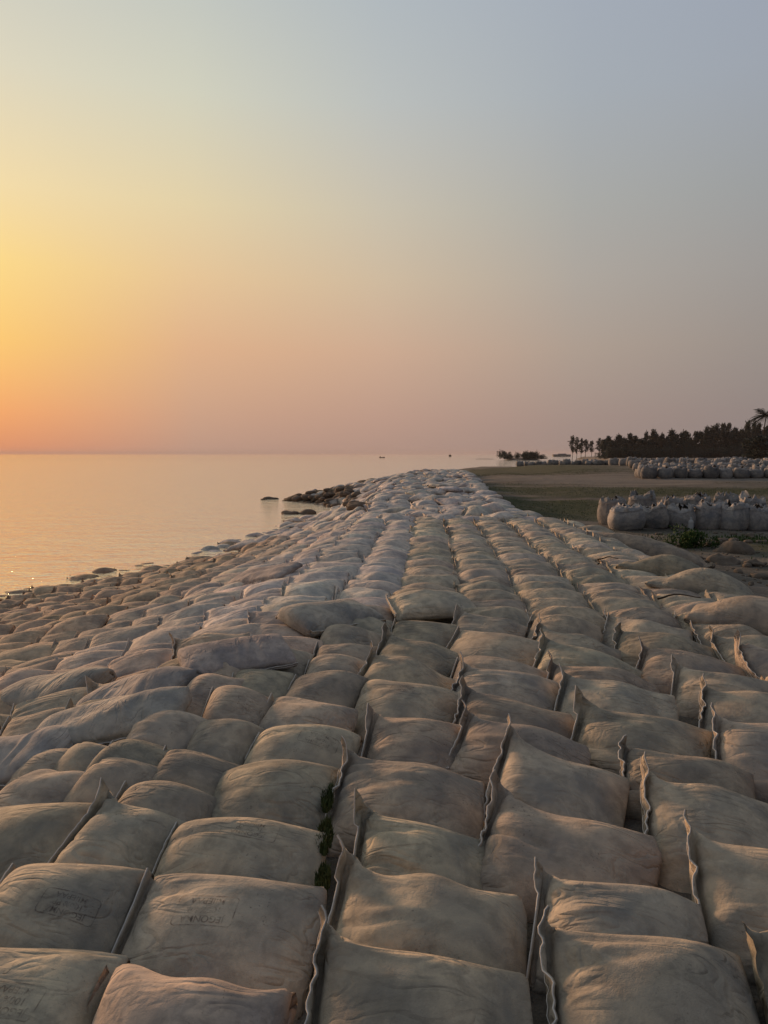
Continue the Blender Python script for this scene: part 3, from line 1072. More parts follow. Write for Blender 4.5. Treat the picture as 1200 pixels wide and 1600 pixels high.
STAMPS = [((320, 1421), 0.115, 0.062), ((390, 1294), 0.12, 0.055), ((106, 1413), 0.10, 0.052), ((12, 1562), 0.10, 0.058), ((497, 1154), 0.11, 0.05), ((634, 1076), 0.11, 0.05)]
for (pp, hw, hh) in STAMPS:
    best = None
    for b in single:
        if b.dist > 7.5:
            continue
        root, body, bV, bF = BODIES[id(b)]
        inv = root.matrix_world.inverted()
        o_ = inv @ Vector((0, 0, CAM_H))
        d_ = (inv.to_3x3() @ Vector(ray(*pp))).normalized()
        tree = BVHTree.FromPolygons([tuple(v) for v in bV], [tuple(f) for f in bF])
        loc, nor, idx, dist = tree.ray_cast(o_, d_)
        if loc is not None and (best is None or dist < best[0]):
            best = (dist, b, loc, tree)
    if best is None:
        continue
    dist, b, loc, tree = best
    root = BODIES[id(b)][0]
    V, F = join_np([text_mesh(['JEGONMA', '100% PP', 'MIIEPAA'], 0.036 * hh / 0.06), frame_mesh(hw, hh)])
    V[:, 0] *= 1.0
    out = []
    for v in V:
        q = Vector((loc.x - v[0], loc.y - v[1], 1.0))          # turned half round
        l2, n2, i2, d2 = tree.ray_cast(q, Vector((0, 0, -1)))
        out.append((l2 + n2 * (0.0015 if n2.z > 0 else -0.0015)) if l2 is not None else Vector((q.x, q.y, loc.z)))
    st = link('stamp', mesh_np('stamp', np.array([o[:] for o in out]), F, M_STAMP, False), root)
    st['label'] = 'faded printed stamp in a rounded frame'


# ------------------------------------------------------------------ bulk bags: upright cloth drums of sand with slack open tops
def sim_bulk(seed, nu=34, nv=56, rad=0.47, top=0.80):
    r = np.random.default_rng(seed)
    th = np.arange(nv) / nv * 2 * np.pi
    se = (np.abs(np.cos(th)) ** 4 + np.abs(np.sin(th)) ** 4) ** (-1 / 4)
    se = 0.35 + 0.65 * se
    ks = int(nu * 0.62)
    t = np.linspace(0, 1, ks + 1)
    bulge = 0.82 + 0.22 * np.sin(np.clip(t * 1.05, 0, 1) * np.pi * 0.92) ** 0.8
    P = np.zeros((nu, nv, 3))

    def wob(freqs, amp):
        out = np.zeros(nv)
        for f in freqs:
            out += r.normal() * np.sin(f * th + r.uniform(0, 6.28)) / math.sqrt(len(freqs))
        return out * amp
    lowf, wr = wob((1, 2, 3), .05), wob((9, 13, 17, 22), .022)
    lean = r.normal(0, .03, 2)
    for i in range(ks + 1):
        k = bulge[i] * (1 + lowf * (0.5 + t[i]) + wr * (t[i] ** 3 * 1.6 + (1 - t[i]) ** 4))
        if i < 2:
            k = k * (0.90, 0.965)[i]
        P[i, :, 0] = rad * k * np.cos(th) * se + lean[0] * t[i]
        P[i, :, 1] = rad * k * np.sin(th) * se + lean[1] * t[i]
        P[i, :, 2] = top * t[i] + (wob((1, 2, 3), .05) * 0 + lowf * .9) * t[i] ** 3
    # the slack mouth: folded over, crumpled, one or two flaps standing up
    f1, f2, f3 = wob((2, 3, 4, 5), .24), wob((5, 7, 9, 11), .26), wob((3, 5, 8, 13), .30)
    lift = np.zeros(nv)
    for k in range(max(0, int(r.integers(-2, 3)))):
        lift = np.maximum(lift, np.exp(-(np.angle(np.exp(1j * (th - r.uniform(0, 6.28)))) / r.uniform(.35, .7)) ** 2) * r.uniform(.2, 1.0))
    m = nu - ks - 1
    for i in range(1, m + 1):
        g = i / m
        inw = 1 - 0.10 * g - 0.40 * g * g + (f1 * .6 + f2 * .6) * g + .28 * lift * g
        P[ks + i, :, 0] = (P[ks, :, 0]) * inw
        P[ks + i, :, 1] = (P[ks, :, 1]) * inw
        P[ks + i, :, 2] = P[ks, :, 2] + 0.10 * math.sin(min(1, g * 1.3) * math.pi * .75) + f3 * g * .32 + np.abs(f2) * g * .30 + lift * .24 * g + r.normal(0, .022, nv)
    return P, ks


def bulk_meshes(seed, nu, nv):
    P, ks = sim_bulk(seed, nu, nv)
    body = (P[:ks + 1].reshape(-1, 3), grid_faces(ks + 1, nv))
    collar = (P[ks:].reshape(-1, 3), grid_faces(nu - ks, nv))
    # lid of sand so that nobody looks into an empty drum
    c = P[ks].mean(0)
    k = np.linspace(1, 0.02, 5)
    lid = np.stack([c + (P[ks] - c) * f - np.array([0, 0, 0.03]) for f in k])
    lid = (lid.reshape(-1, 3), grid_faces(5, nv))
    loops = []
    r = np.random.default_rng(seed + 3)
    for q in range(1):
        a = r.uniform(0, 6.28)
        p0 = np.array([0.42 * math.cos(a), 0.42 * math.sin(a), 0.76])
        p1 = np.array([0.42 * math.cos(a + .8), 0.42 * math.sin(a + .8), 0.76])
        t = np.linspace(0, 1, 9)[:, None]
        hgt = r.uniform(.12, .26)
        pts = p0 * (1 - t) + p1 * t + np.array([0, 0, 1.0]) * np.sin(t * np.pi) * hgt + np.array([math.cos(a), math.sin(a), 0]) * np.sin(t * np.pi) * r.uniform(-.2, .15)
        V, F = tube_np(pts, 0.035, 6)
        loops.append((V, F))
    return body, collar, lid, loops


def build_bulk(name, meshes, M4, color, label, group, cat='bulk bag', mats=None):
    root = empty(name, M4)
    tag(root, label, cat, group)
    for nm, me in meshes:
        o = link(nm, me, root)
        o.color = (*(np.array(color) * (1.25 if nm == 'collar' else 1.0)), 1) if nm in ('body', 'collar') else (*(np.array(color) * 0.8), 1)
    return root


BULKC = np.array([0.33, 0.318, 0.31])
bulk_hi = []
for s in range(6):
    body, collar, lid, loops = bulk_meshes(200 + s, 34, 56)
    ms = [('body', mesh_np('bulk_body', *body, M_BULK)), ('collar', mesh_np('bulk_collar', *collar, M_BULK)), ('sand', mesh_np('bulk_sand', *lid, M_CLOD))]
    ms += [('lifting_loop', mesh_np('bulk_loop', *l, M_STRAP)) for l in loops]
    bulk_hi.append(ms)
bulk_lo = []
for s in range(5):
    body, collar, lid, loops = bulk_meshes(230 + s, 16, 22)
    ms = [('body', mesh_np('bulk_body', *body, M_BULK)), ('collar', mesh_np('bulk_collar', *collar, M_BULK)), ('lifting_loop', mesh_np('bulk_loop', *loops[0], M_STRAP))]
    bulk_lo.append(ms)


def M4(x, y, z, rz=0.0, s=1.0, sz=None, lean=0.0):
    return Matrix.Translation((x, y, z)) @ Matrix.Rotation(lean, 4, 'Y') @ Matrix.Rotation(rz, 4, 'Z') @ Matrix.Diagonal((s, s, sz or s, 1))


# nearest cluster: front row, and the few standing behind it
gxy = lambda x, y: float(ground_z(x, y))
front = [(980, 831, 1.22), (1026, 830, .98), (1067, 827, .98), (1108, 826, .96), (1146, 826, .96), (1184, 827, .96), (1224, 828, .96)]
BNAMES = ['plump leftmost bulk bag of the front row beside the sandbag bank', 'second bulk bag from the left in the front row of the near cluster',
          'third bulk bag from the left in the front row of the near cluster', 'fourth bulk bag from the left in the front row of the near cluster',
          'fifth bulk bag from the left in the front row of the near cluster', 'sixth bulk bag from the left in the front row of the near cluster',
          'bulk bag cut by the right edge of the photo in the near cluster']
fY = 24.6
for k, (px, py, s) in enumerate(front):
    y = fY + 0.25 * (k > 0) + 0.1 * k * (k < 4)
    x = (px - 600) / F_PX * y * 1.0
    build_bulk('bulk_bag', bulk_hi[k % 6], M4(x, y, gxy(x, y) - 0.03, k * 1.3, s * 0.96 * RNG.uniform(.94, 1.06), RNG.uniform(.78, .94), RNG.normal(0, .06)), BULKC * (1.1 if k == 0 else RNG.uniform(.9, 1.05)), BNAMES[k], 'bulk bags standing near the bank')
back = [(958, 25.9, 'grey bulk bag half hidden at the left rear of the near cluster', .95), (1003, 26.2, 'bulk bag with a raised crumpled top behind the leftmost front one', 1.15),
        (1050, 26.3, 'bulk bag with folded top, third in the rear row of the near cluster', 1.0), (1093, 26.4, 'bulk bag with folded top, fourth in the rear row of the near cluster', 1.08),
        (1135, 26.4, 'bulk bag with an upright torn flap in the rear row of the near cluster', 1.12), (1178, 26.5, 'bulk bag at the right end of the rear row of the near cluster', 1.05)]
for k, (px, y, lab, sz) in enumerate(back):
    x = (px - 600) / F_PX * y
    build_bulk('bulk_bag', bulk_hi[(k + 2) % 6], M4(x, y, gxy(x, y) - 0.03, k * 2.1 + .4, .95, sz), BULKC * RNG.uniform(.75, 1.0), lab, 'bulk bags standing near the bank')
# far field
nf = 0
for ri, y0 in enumerate([55.5, 56.9, 58.4, 60.2, 62.4, 65, 68.2, 72, 77, 83, 90]):
    xa = (1004 - 600) / F_PX * y0 + RNG.normal(0, .3) + (0.6 if ri % 2 else 0) - 0.10 * max(0, ri - 4) ** 2
    x = xa
    kin = 1
    while x < 0.53 * y0 and nf < 235:
        yy = y0 + RNG.normal(0, .12)
        build_bulk('bulk_bag', bulk_lo[nf % 5], M4(x, yy, gxy(x, yy) - .03, RNG.uniform(0, 6), RNG.uniform(.95, 1.2), RNG.uniform(.7, 1.02), RNG.normal(0, .06)), BULKC * RNG.uniform(.5, 1.0),
                   'grey bulk bag, %s from the left in the %s row of the far bag field' % (ordn(kin), ordn(ri + 1)), 'bulk bags in the far field')
        nf += 1
        kin += 1
        x += RNG.uniform(1.02, 1.2) * (1 + 0.05 * ri)
nl = 0
for k in range(34):
    px = 812 + k * 6.0
    y = 104 - 0.25 * k + RNG.normal(0, .6) + (2.2 if k % 3 == 1 else 0)
    x = (px - 600) / F_PX * y
    build_bulk('bulk_bag', bulk_lo[k % 5], M4(x, y, gxy(x, y) - .03, RNG.uniform(0, 6), RNG.uniform(.85, 1.2), RNG.uniform(.6, .95), RNG.normal(0, .05)), BULKC * RNG.uniform(.45, 1.0),
               'dark bulk bag, %s from the left in the line along the far inlet' % ordn(k + 1), 'bulk bags lined up along the inlet')

# ------------------------------------------------------------------ trees on the far shore


def leaf_cloud(centers, radii, n, size, r, droop=0.0):
    """many small leaf sprays spread through clumps"""
    k = r.integers(0, len(centers), n)
    d = r.normal(size=(n, 3))
    d /= np.linalg.norm(d, axis=1, keepdims=True)
    p = centers[k] + d * (radii[k] * r.uniform(0.35, 1.05, n) ** 0.6)[:, None]
    a = r.normal(size=(n, 3))
    a /= np.linalg.norm(a, axis=1, keepdims=True)
    a[:, 2] -= droop
    b = np.cross(a, r.normal(size=(n, 3)))
    b /= np.linalg.norm(b, axis=1, keepdims=True) + 1e-9
    s = size * r.uniform(0.6, 1.5, n)[:, None]
    V = np.stack([p, p + a * s * 0.5 + b * s * 0.28, p + a * s, p + a * s * 0.5 - b * s * 0.28], 1).reshape(-1, 3)
    return V, np.arange(4 * n).reshape(-1, 4)


def casuarina(seed, H, spread, leaves, bare=0.12, name='casuarina'):
    r = np.random.default_rng(seed)
    z = np.linspace(0, H * 0.93, 9)
    off = np.cumsum(r.normal(0, 0.10, (9, 2)), 0)
    pts = np.column_stack([off, z])
    parts = [tube_np(pts, np.linspace(0.22, 0.03, 9) * H / 14, 6)]
    cs, rs = [], []
    nb = 26
    for k in range(nb):
        f = bare + (1 - bare) * (k + r.uniform(0, 1)) / nb
        zz = f * H * 0.96
        a = r.uniform(0, 6.28)
        lim = spread * (math.sin(min(1, (f - bare) / (1 - bare) * 1.02) ** 0.7 * math.pi) * 0.75 + 0.22) * r.uniform(0.5, 1.15)
        base = np.array([np.interp(zz, z, pts[:, 0]), np.interp(zz, z, pts[:, 1]), zz])
        tip = base + np.array([math.cos(a) * lim, math.sin(a) * lim, lim * r.uniform(.35, .9)])
        parts.append(tube_np(np.array([base, (base + tip) / 2 + [0, 0, .05], tip]), [0.06, 0.04, 0.015], 4))
        for q in (0.55, 1.0):
            cs.append(base + (tip - base) * q)
            rs.append(0.55 + 0.28 * spread * r.uniform(.5, 1))
    lv = leaf_cloud(np.array(cs), np.array(rs), leaves, 0.75, r, -0.5)
    tr = join_np(parts)
    return mesh_np(name + '_trunk', *tr, M_BARK), mesh_np(name + '_crown', *lv, M_LEAF, False)


CAS = [casuarina(300 + k, 14, 2.6, 1300) for k in range(7)]
CAS_THIN = [casuarina(320 + k, 13, 1.9, 600, 0.30) for k in range(4)]


def put_tree(name, meshes, m4, label, group, cat='tree'):
    o = empty(name, m4)
    tag(o, label, cat, group)
    link('trunk', meshes[0], o)
    link('crown', meshes[1], o)
    return o


def topline(px):
    return np.interp(px, [880, 900, 925, 940, 975, 1010, 1025, 1060, 1100, 1130, 1160, 1200, 1260], [690, 686, 690, 684, 682, 676, 670, 673, 668, 664, 663, 662, 658])


trng = np.random.default_rng(9)
for k in range(74):
    px = 942 + (k % 37) * 8.0 + trng.uniform(-2, 2)
    y = (395 if k < 37 else 425) + trng.uniform(-9, 9)
    x = (px - 600) / F_PX * y
    gz = float(ground_z(x, y))
    H = (HORIZON - topline(px)) * y / F_PX + CAM_H - gz
    H *= trng.uniform(0.60, 1.05)
    s = H / 14
    put_tree('casuarina_tree', CAS[k % 7], Matrix.Translation((x, y, gz)) @ Matrix.Rotation(trng.uniform(0, 6), 4, 'Z') @ Matrix.Diagonal((.85, .85, s, 1)),
             'dark casuarina, %s from the left in the %s rank of the dense far stand' % (ordn(k % 37 + 1), 'front' if k < 37 else 'rear'), 'casuarinas of the dense far stand')
thin_lab = ['leftmost thin casuarina standing clear of the far stand', 'second thin casuarina from the left before the far stand', 'third thin casuarina from the left before the far stand',
            'fourth thin casuarina from the left, with a rounder crown', 'fifth thin casuarina from the left, beside a gap in the trees', 'sixth thin casuarina from the left, joining the far stand', 'seventh thin casuarina from the left, joining the far stand']
for k, px in enumerate([893, 900, 907, 913, 923, 935, 947]):
    y = 455 + trng.uniform(-6, 6)
    x = (px - 600) / F_PX * y
    gz = float(ground_z(x, y))
    H = (HORIZON - topline(px)) * y / F_PX + CAM_H - gz
    s = H / 13
    put_tree('casuarina_tree', CAS_THIN[k % 4], Matrix.Translation((x, y, max(gz, SEA))) @ Matrix.Rotation(k * 1.7, 4, 'Z') @ Matrix.Diagonal((.85, .85, s, 1)), thin_lab[k], 'thin casuarinas at the tip of the far shore')


def shrub(seed, n, wd, ht, mat, leaf):
    r = np.random.default_rng(seed)
    cs = np.column_stack([r.normal(0, wd * .3, 16), r.normal(0, wd * .3, 16), r.uniform(.15, .75, 16) * ht])
    rs = r.uniform(.18, .34, 16) * wd
    V, F = leaf_cloud(cs, rs, n, leaf, r)
    V[:, 2] = np.abs(V[:, 2])
    stems = [tube_np(np.array([[0, 0, -0.05], cs[k] * [.5, .5, .6], cs[k]]), [0.02 * wd, .014 * wd, .006 * wd], 4) for k in range(8)]
    return mesh_np('shrub_stems', *join_np(stems), M_BARK), mesh_np('shrub_leaves', V, F, mat, False)


SHR = [shrub(400 + k, 1600, 5.0, 3.2, M_LEAF, .42) for k in range(4)]


def put_shrub(meshes, m4, label, group=None, name='shrub'):
    o = empty(name, m4)
    tag(o, label, 'shrub', group)
    link('stems', meshes[0], o)
    link('foliage', meshes[1], o)
    return o


for k in range(46):
    px = 945 + k * 6.0
    y = 385 + trng.uniform(-6, 4)
    x = (px - 600) / F_PX * y
    put_shrub(SHR[k % 4], M4(x, y, float(ground_z(x, y)) - .1, k * 1.1, trng.uniform(.8, 1.2), trng.uniform(1.0, 1.9)), 'dark shrub, %s from the left in the undergrowth below the far trees' % ordn(k + 1), 'undergrowth below the far stand')
isl_lab = ['round leafy shrub at the left end of the small islet', 'low shrub beside the round one on the islet', 'small upright shrub in the middle of the islet', 'tall shrub on the right half of the islet',
           'dense dark shrub on the right half of the islet', 'broad shrub near the right end of the islet', 'low shrub at the right end of the islet']
for k, (px, s, sz) in enumerate([(788, .85, 1.15), (797, .6, .6), (806, .45, .85), (818, .8, .9), (826, .95, 1.05), (835, .9, .95), (845, .6, .6)]):
    y = 412 + trng.uniform(-2, 2)
    x = (px - 600) / F_PX * y
    put_shrub(SHR[k % 4], M4(x, y, -1.3, k * 1.9, s * 1.15, sz * 1.25), isl_lab[k], 'shrubs on the islet')
# shrub clump at the end of the inlet line and a lone dark one before the far sand
x, y = (957 - 600) / F_PX * 330, 330
put_shrub(SHR[1], M4(x, y, float(ground_z(x, y)) - .2, 1, .55, .7), 'lone dark shrub on the sand before the far trees')


def palm(seed):
    r = np.random.default_rng(seed)
    z = np.linspace(0, 13.2, 10)
    pts = np.column_stack([0.05 * z + .02 * z * z * .2, 0 * z, z])
    tr = tube_np(pts, np.linspace(.22, .13, 10), 8)
    top = pts[-1]
    fronds = []
    for k in range(46):
        a = k * 2.4 + r.uniform(-.2, .2)
        up = r.uniform(-.35, 1.0)
        Lf = r.uniform(5.0, 6.4)
        t = np.linspace(0, 1, 16)
        rad = Lf * t * math.cos(up * .9) * (1 - 0.1 * t)
        zz = Lf * (math.sin(up * .9) * t - 0.55 * t * t * (1.1 - .3 * up))
        c = top + np.column_stack([rad * math.cos(a), rad * math.sin(a), zz])
        side = np.array([-math.sin(a), math.cos(a), 0])
        V, F = tube_np(c, np.linspace(.05, .012, 16), 4)
        pieces = [(V, F)]
        for sgn in (-1, 1):
            for i in range(1, 16):
                ln = 1.0 * math.sin(min(1, t[i] * 1.05) * math.pi * .9 + .25)
                tip = c[i] + side * sgn * ln + np.array([math.cos(a) * .25, math.sin(a) * .25, -0.35 * ln])
                wv = np.array([math.cos(a), math.sin(a), 0]) * .19
                pieces.append((np.array([c[i] - wv, c[i] + wv, tip + wv * .2, tip - wv * .2]), np.array([[0, 1, 2, 3]])))
        fronds.append(join_np(pieces))
    return tr, fronds


tr, fronds = palm(5)
x, y = (1187 - 600) / F_PX * 215, 215.0
pr_ = empty('palm_tree', M4(x, y, 0.6, 0.3, 1.0))
pr_.location.z = float(ground_z(x, y))
tag(pr_, 'tall coconut palm rising above the far trees at the right edge', 'palm tree')
link('trunk', mesh_np('palm_trunk', *tr, M_BARK), pr_)
for fr in fronds:
    link('frond', mesh_np('palm_frond', *fr, M_PALM, False), pr_)
# the trees below the palm
for k, (px, yy, sc_, lab) in enumerate([(1170, 236, .50, 'bushy dark tree left of the palm trunk'), (1186, 206, .50, 'bushy dark tree in front of the palm trunk'), (1213, 212, .56, 'bushy dark tree cut by the right edge below the palm')]):
    put_tree('casuarina_tree', CAS[k], Matrix.Translation(((px - 600) / F_PX * yy, yy, float(ground_z((px - 600) / F_PX * yy, yy)))) @ Matrix.Diagonal((1.25, 1.25, sc_, 1)), lab, 'trees around the palm')


# ------------------------------------------------------------------ boats and the low far shore


def hull_mesh(L, B, D):
    n, m = 15, 9
    t = np.linspace(-1, 1, n)
    a = np.linspace(-1, 1, m)
    V = np.zeros((n, m, 3))
    wid = B / 2 * (1 - np.abs(t) ** 2.6)
    V[:, :, 0] = (t * L / 2)[:, None]
    V[:, :, 1] = wid[:, None] * np.sign(a) * np.abs(a) ** .6
    V[:, :, 2] = (D * np.abs(a) ** 2)[None] - D * .4 + (0.55 * D * np.abs(t) ** 3)[:, None]
    inn = V.copy()
    inn[:, :, 1] *= .92
    inn[:, :, 2] += .06
    return join_np([(V.reshape(-1, 3), grid_faces(n, m, False)), (inn.reshape(-1, 3), grid_faces(n, m, False)[:, ::-1])])


def person_mesh(pose):
    """one continuous figure grown over a posed skeleton"""
    me = bpy.data.meshes.new('person')
    J, E, Rd = pose
    me.from_pydata(J, E, [])
    o = bpy.data.objects.new('person', me)
    COL.objects.link(o)
    sk = o.modifiers.new('skin', 'SKIN')
    for k, v in enumerate(me.skin_vertices[0].data):
        v.radius = (Rd[k], Rd[k])
        v.use_root = k == 0
    ss = o.modifiers.new('smooth', 'SUBSURF')
    ss.levels = ss.render_levels = 1
    me.materials.append(M_CLOTH)
    return o


SIT = ([(0, 0, .45), (0, -.02, .75), (0, 0, 1.0), (0, 0, 1.1), (0, .02, 1.28), (.2, 0, .98), (.28, .1, .72), (.2, .32, .62), (-.2, 0, .98), (-.28, .1, .72), (-.2, .32, .62),
        (.11, .05, .42), (.14, .45, .48), (.14, .48, .05), (-.11, .05, .42), (-.14, .45, .48), (-.14, .48, .05)],
       [(0, 1), (1, 2), (2, 3), (3, 4), (2, 5), (5, 6), (6, 7), (2, 8), (8, 9), (9, 10), (0, 11), (11, 12), (12, 13), (0, 14), (14, 15), (15, 16)],
       [.16, .15, .14, .06, .11, .08, .05, .04, .08, .05, .04, .1, .075, .05, .1, .075, .05])
STAND = ([(0, 0, .92), (0, 0, 1.15), (0, 0, 1.42), (0, 0, 1.52), (0, .02, 1.68), (.2, 0, 1.4), (.26, .02, 1.12), (.24, .12, .88), (-.2, 0, 1.4), (-.26, .02, 1.12), (-.24, .12, .88),
          (.1, 0, .85), (.12, .02, .48), (.12, 0, .05), (-.1, 0, .85), (-.12, .02, .48), (-.12, 0, .05)], SIT[1], SIT[2])

# small open boat with two people
y = 640.0
x = (597 - 600) / F_PX * y
boat = empty('fishing_boat', M4(x, y, SEA + .1, 0.25, 1.0))
tag(boat, 'small dark open fishing boat on the water, left of the other boat', 'boat')
link('hull', mesh_np('boat_hull', *hull_mesh(4.8, 1.3, .7), M_HULL), boat)
link('thwart', mesh_np('boat_thwart', np.array([(.6, -.5, .1), (.9, -.5, .1), (.9, .5, .1), (.6, .5, .1), (.6, -.5, .16), (.9, -.5, .16), (.9, .5, .16), (.6, .5, .16)]),
                       np.array([(0, 3, 2, 1), (4, 5, 6, 7), (0, 1, 5, 4), (1, 2, 6, 5), (2, 3, 7, 6), (3, 0, 4, 7)]), M_HULL, False), boat)
for k, (dx, pose, lab) in enumerate([(-1.5, STAND, 'person in dark clothes standing in the stern of the fishing boat'), (.9, SIT, 'person in dark clothes sitting low in the bow of the fishing boat')]):
    p = person_mesh(pose)
    p.location = (x + dx, y, SEA + .05)
    p.rotation_euler.z = .6 + k
    tag(p, lab, 'person', 'people in the fishing boat')
# farther boat with a cabin
y = 960.0
x = (703 - 600) / F_PX * y
boat = empty('cabin_boat', M4(x, y, SEA + .1, 0.9, 1.0))
tag(boat, 'distant dark boat with a small cabin near the horizon', 'boat')
link('hull', mesh_np('boat_hull', *hull_mesh(6.0, 2.2, 1.2), M_HULL), boat)


def box_np(x0, x1, y0, y1, z0, z1, roof=0.0):
    V = np.array([(x0, y0, z0), (x1, y0, z0), (x1, y1, z0), (x0, y1, z0), (x0, y0, z1), (x1, y0, z1), (x1, y1, z1), (x0, y1, z1)], float)
    if roof:
        V[4:6, 1] += roof
        V[6:8, 1] -= roof
    return V, np.array([(0, 3, 2, 1), (4, 5, 6, 7), (0, 1, 5, 4), (1, 2, 6, 5), (2, 3, 7, 6), (3, 0, 4, 7)])


link('cabin', mesh_np('boat_cabin', *join_np([box_np(-1.4, .8, -.8, .8, .4, 2.0, .12), box_np(-1.6, 1.0, -.95, .95, 2.0, 2.12)]), M_HULL, False), boat)
link('mast', mesh_np('boat_mast', *tube_np(np.array([(1.0, 0, .5), (1.0, 0, 2.0), (1.05, 0, 3.6)]), .06, 6), M_HULL), boat)
# low buildings on the far shore
for k, (px, wd, ht) in enumerate([(868, 7, 1.8), (877, 9, 2.6), (886, 6, 1.6)]):
    y = 900.0 + 10 * k
    x = (px - 600) / F_PX * y
    hb = empty('low_building', M4(x, y, SEA - .2, .1, 1.0))
    tag(hb, ['small pale building at the left of three on the far shore', 'largest pale building in the middle of the far shore', 'pale building at the right of three on the far shore'][k], 'building', 'low buildings on the far shore')
    link('wall', mesh_np('building_wall', *box_np(-wd / 2, wd / 2, -3, 3, 0, ht), M_HOUSE, False), hb)
    link('roof', mesh_np('building_roof', *box_np(-wd / 2 - .4, wd / 2 + .4, -3.4, 3.4, ht + .003, ht + 1.3, 2.6), M_HOUSE, False), hb)

# ------------------------------------------------------------------ foreground bush, grass, clods and small things


def blades(points, heights, r, wd=0.012, lean=0.5):
    n = len(points)
    a = r.uniform(0, 6.28, n)
    d = np.column_stack([np.cos(a), np.sin(a), np.zeros(n)])
    s = np.column_stack([-np.sin(a), np.cos(a), np.zeros(n)]) * wd
    h = np.asarray(heights)[:, None]
    ln = r.uniform(0, lean, n)[:, None]
    m = points + d * h * ln * .35 + np.array([0, 0, 1]) * h * .6
    t = points + d * h * ln + np.array([0, 0, 1]) * h * (1 - .3 * ln)
    V = np.stack([points - s, points + s, m + s * .7, m - s * .7, t], 1).reshape(-1, 3)
    k = np.arange(n)[:, None] * 5
    F = np.concatenate([k + [0, 1, 2], k + [0, 2, 3], k + [3, 2, 4]])
    return V, F


gr = np.random.default_rng(3)


def tuft(name, p, n, spread, ht, label, group=None):
    ang = gr.uniform(0, 6.28, n)
    rad = np.sqrt(gr.uniform(0, 1, n))
    pts = np.column_stack([np.cos(ang) * rad * spread[0], np.sin(ang) * rad * spread[1], np.zeros(n)])
    V, F = blades(pts, gr.uniform(.4, 1, n) * ht, gr, .003 + .02 * ht)
    o = link(name, mesh_np(name, V, F, M_GRASS, False))
    o.location = p
    tag(o, label, 'grass', group, 'stuff')
    return o


for k, (px, py, dz, ht, sp) in enumerate([(512, 1205, -.15, .06, (.03, .15)), (508, 1262, -.15, .065, (.035, .15)), (504, 1325, -.15, .05, (.03, .12))]):
    p = hit(px, py, ridge)
    tuft('grass_tuft', (p[0], p[1], p[2] + dz), 300, sp, ht,
         ['dark grass tuft in the gap at the right of a stamped column, farthest', 'dark grass tuft in the gap between columns, the middle one', 'dark grass tuft in the gap between columns, the nearest one',
          'thin line of grass under the upper edge of a sandbag', 'little dry grass sprig on the edge of a tan sandbag'][k], 'grass between the sandbags')
# green bush by the bulk bags
p = hit(1079, 856, ground_z)
bush = shrub(450, 2600, .85, .50, M_BUSH, .062)
put_shrub(bush, M4(p[0], p[1], p[2] - .02, 0, 1.0), 'small leafy green bush on the dirt before the bulk bags', None, 'green_bush')
# creeping green plants at right
pts = []
for k in range(5200):
    X, Y = gr.normal(11.2, 1.9), gr.normal(21.2, 1.0)
    pts.append((X, Y))
pts = np.array(pts)
keep = fbm(pts[:, 0] * .9, pts[:, 1] * .9, 91, 3) > .46
pts = pts[keep]
V, F = blades(np.column_stack([pts, ground_z(pts[:, 0], pts[:, 1]) - .01]), gr.uniform(.04, .13, len(pts)), gr, .012, 1.2)
tag(link('creeping_plants', mesh_np('creeping_plants', V, F, M_BUSH, False)), 'creeping green ground cover on the dirt at the right', 'ground cover', kind='stuff')
# short grass on the flat
pts = []
while len(pts) < 14000:
    Y = gr.uniform(20, 70, 4000)
    X = gr.uniform(4, 38, 4000)
    ok = (X < .55 * Y) & (X > right_edge(Y) + .4)
    band_ = np.maximum.reduce([np.exp(-((Y - (41.0 + .08 * X)) / 3.2) ** 4) * sstep(11, 15, X), .8 * np.exp(-((Y - 35) / 11) ** 4) * (1 - sstep(10, 15, X)) * sstep(.4, .56, fbm(X * .12, Y * .35, 21, 4)), .6 * sstep(.5, .6, fbm(X * .10, Y * .34, 77, 4)) * (Y < 50) * (Y > 26),
                               .7 * sstep(62, 66, Y) * (1 - sstep(12, 20, X - cY(Y)))])
    ok &= gr.uniform(size=4000) < band_
    pts += list(zip(X[ok], Y[ok]))
pts = np.array(pts[:14000])
V, F = blades(np.column_stack([pts, ground_z(pts[:, 0], pts[:, 1]) - .02]), gr.uniform(.03, .08, len(pts)), gr, .012, 1.2)
tag(link('short_grass', mesh_np('short_grass', V, F, M_GRASS, False)), 'short olive grass growing in patches on the flat ground', 'grass', kind='stuff')


def lump(seed, sub=2, rough=.35, flat=.7):
    bm = bmesh.new()
    bmesh.ops.create_icosphere(bm, subdivisions=sub, radius=1.0)
    r = np.random.default_rng(seed)
    K = r.normal(0, 1.9, (6, 3))
    ph = r.uniform(0, 6, 6)
    V = np.array([v.co[:] for v in bm.verts])
    F = np.array([[v.index for v in f.verts] for f in bm.faces])
    bm.free()
    V = V * (1 + rough * np.sin(V @ K.T + ph).mean(1) * 1.6)[:, None]
    V[:, 2] *= flat
    return V, F


LUMPS = [lump(500 + k) for k in range(8)]
parts = []
for k in range(1500):
    Y = gr.uniform(7.5, 24)
    X = gr.uniform(4.6, 12.5)
    if X < right_edge(Y) + .55 or X > .54 * Y + .5:
        continue
    if gr.uniform() > .25 + .75 * float(sstep(.42, .6, fbm(X * .8, Y * .8, 60, 3))):
        continue
    V, F = LUMPS[k % 8]
    s = gr.uniform(.02, .05) if gr.uniform() < .85 else gr.uniform(.06, .13)
    parts.append((V * s * gr.uniform(.7, 1.3, 3) + [X, Y, float(ground_z(X, Y)) + s * .2], F))
V, F = join_np(parts)
tag(link('dirt_clods', mesh_np('dirt_clods', V, F, M_CLOD, False)), 'loose dry dirt clods scattered on the ground at right', 'clods', kind='stuff')
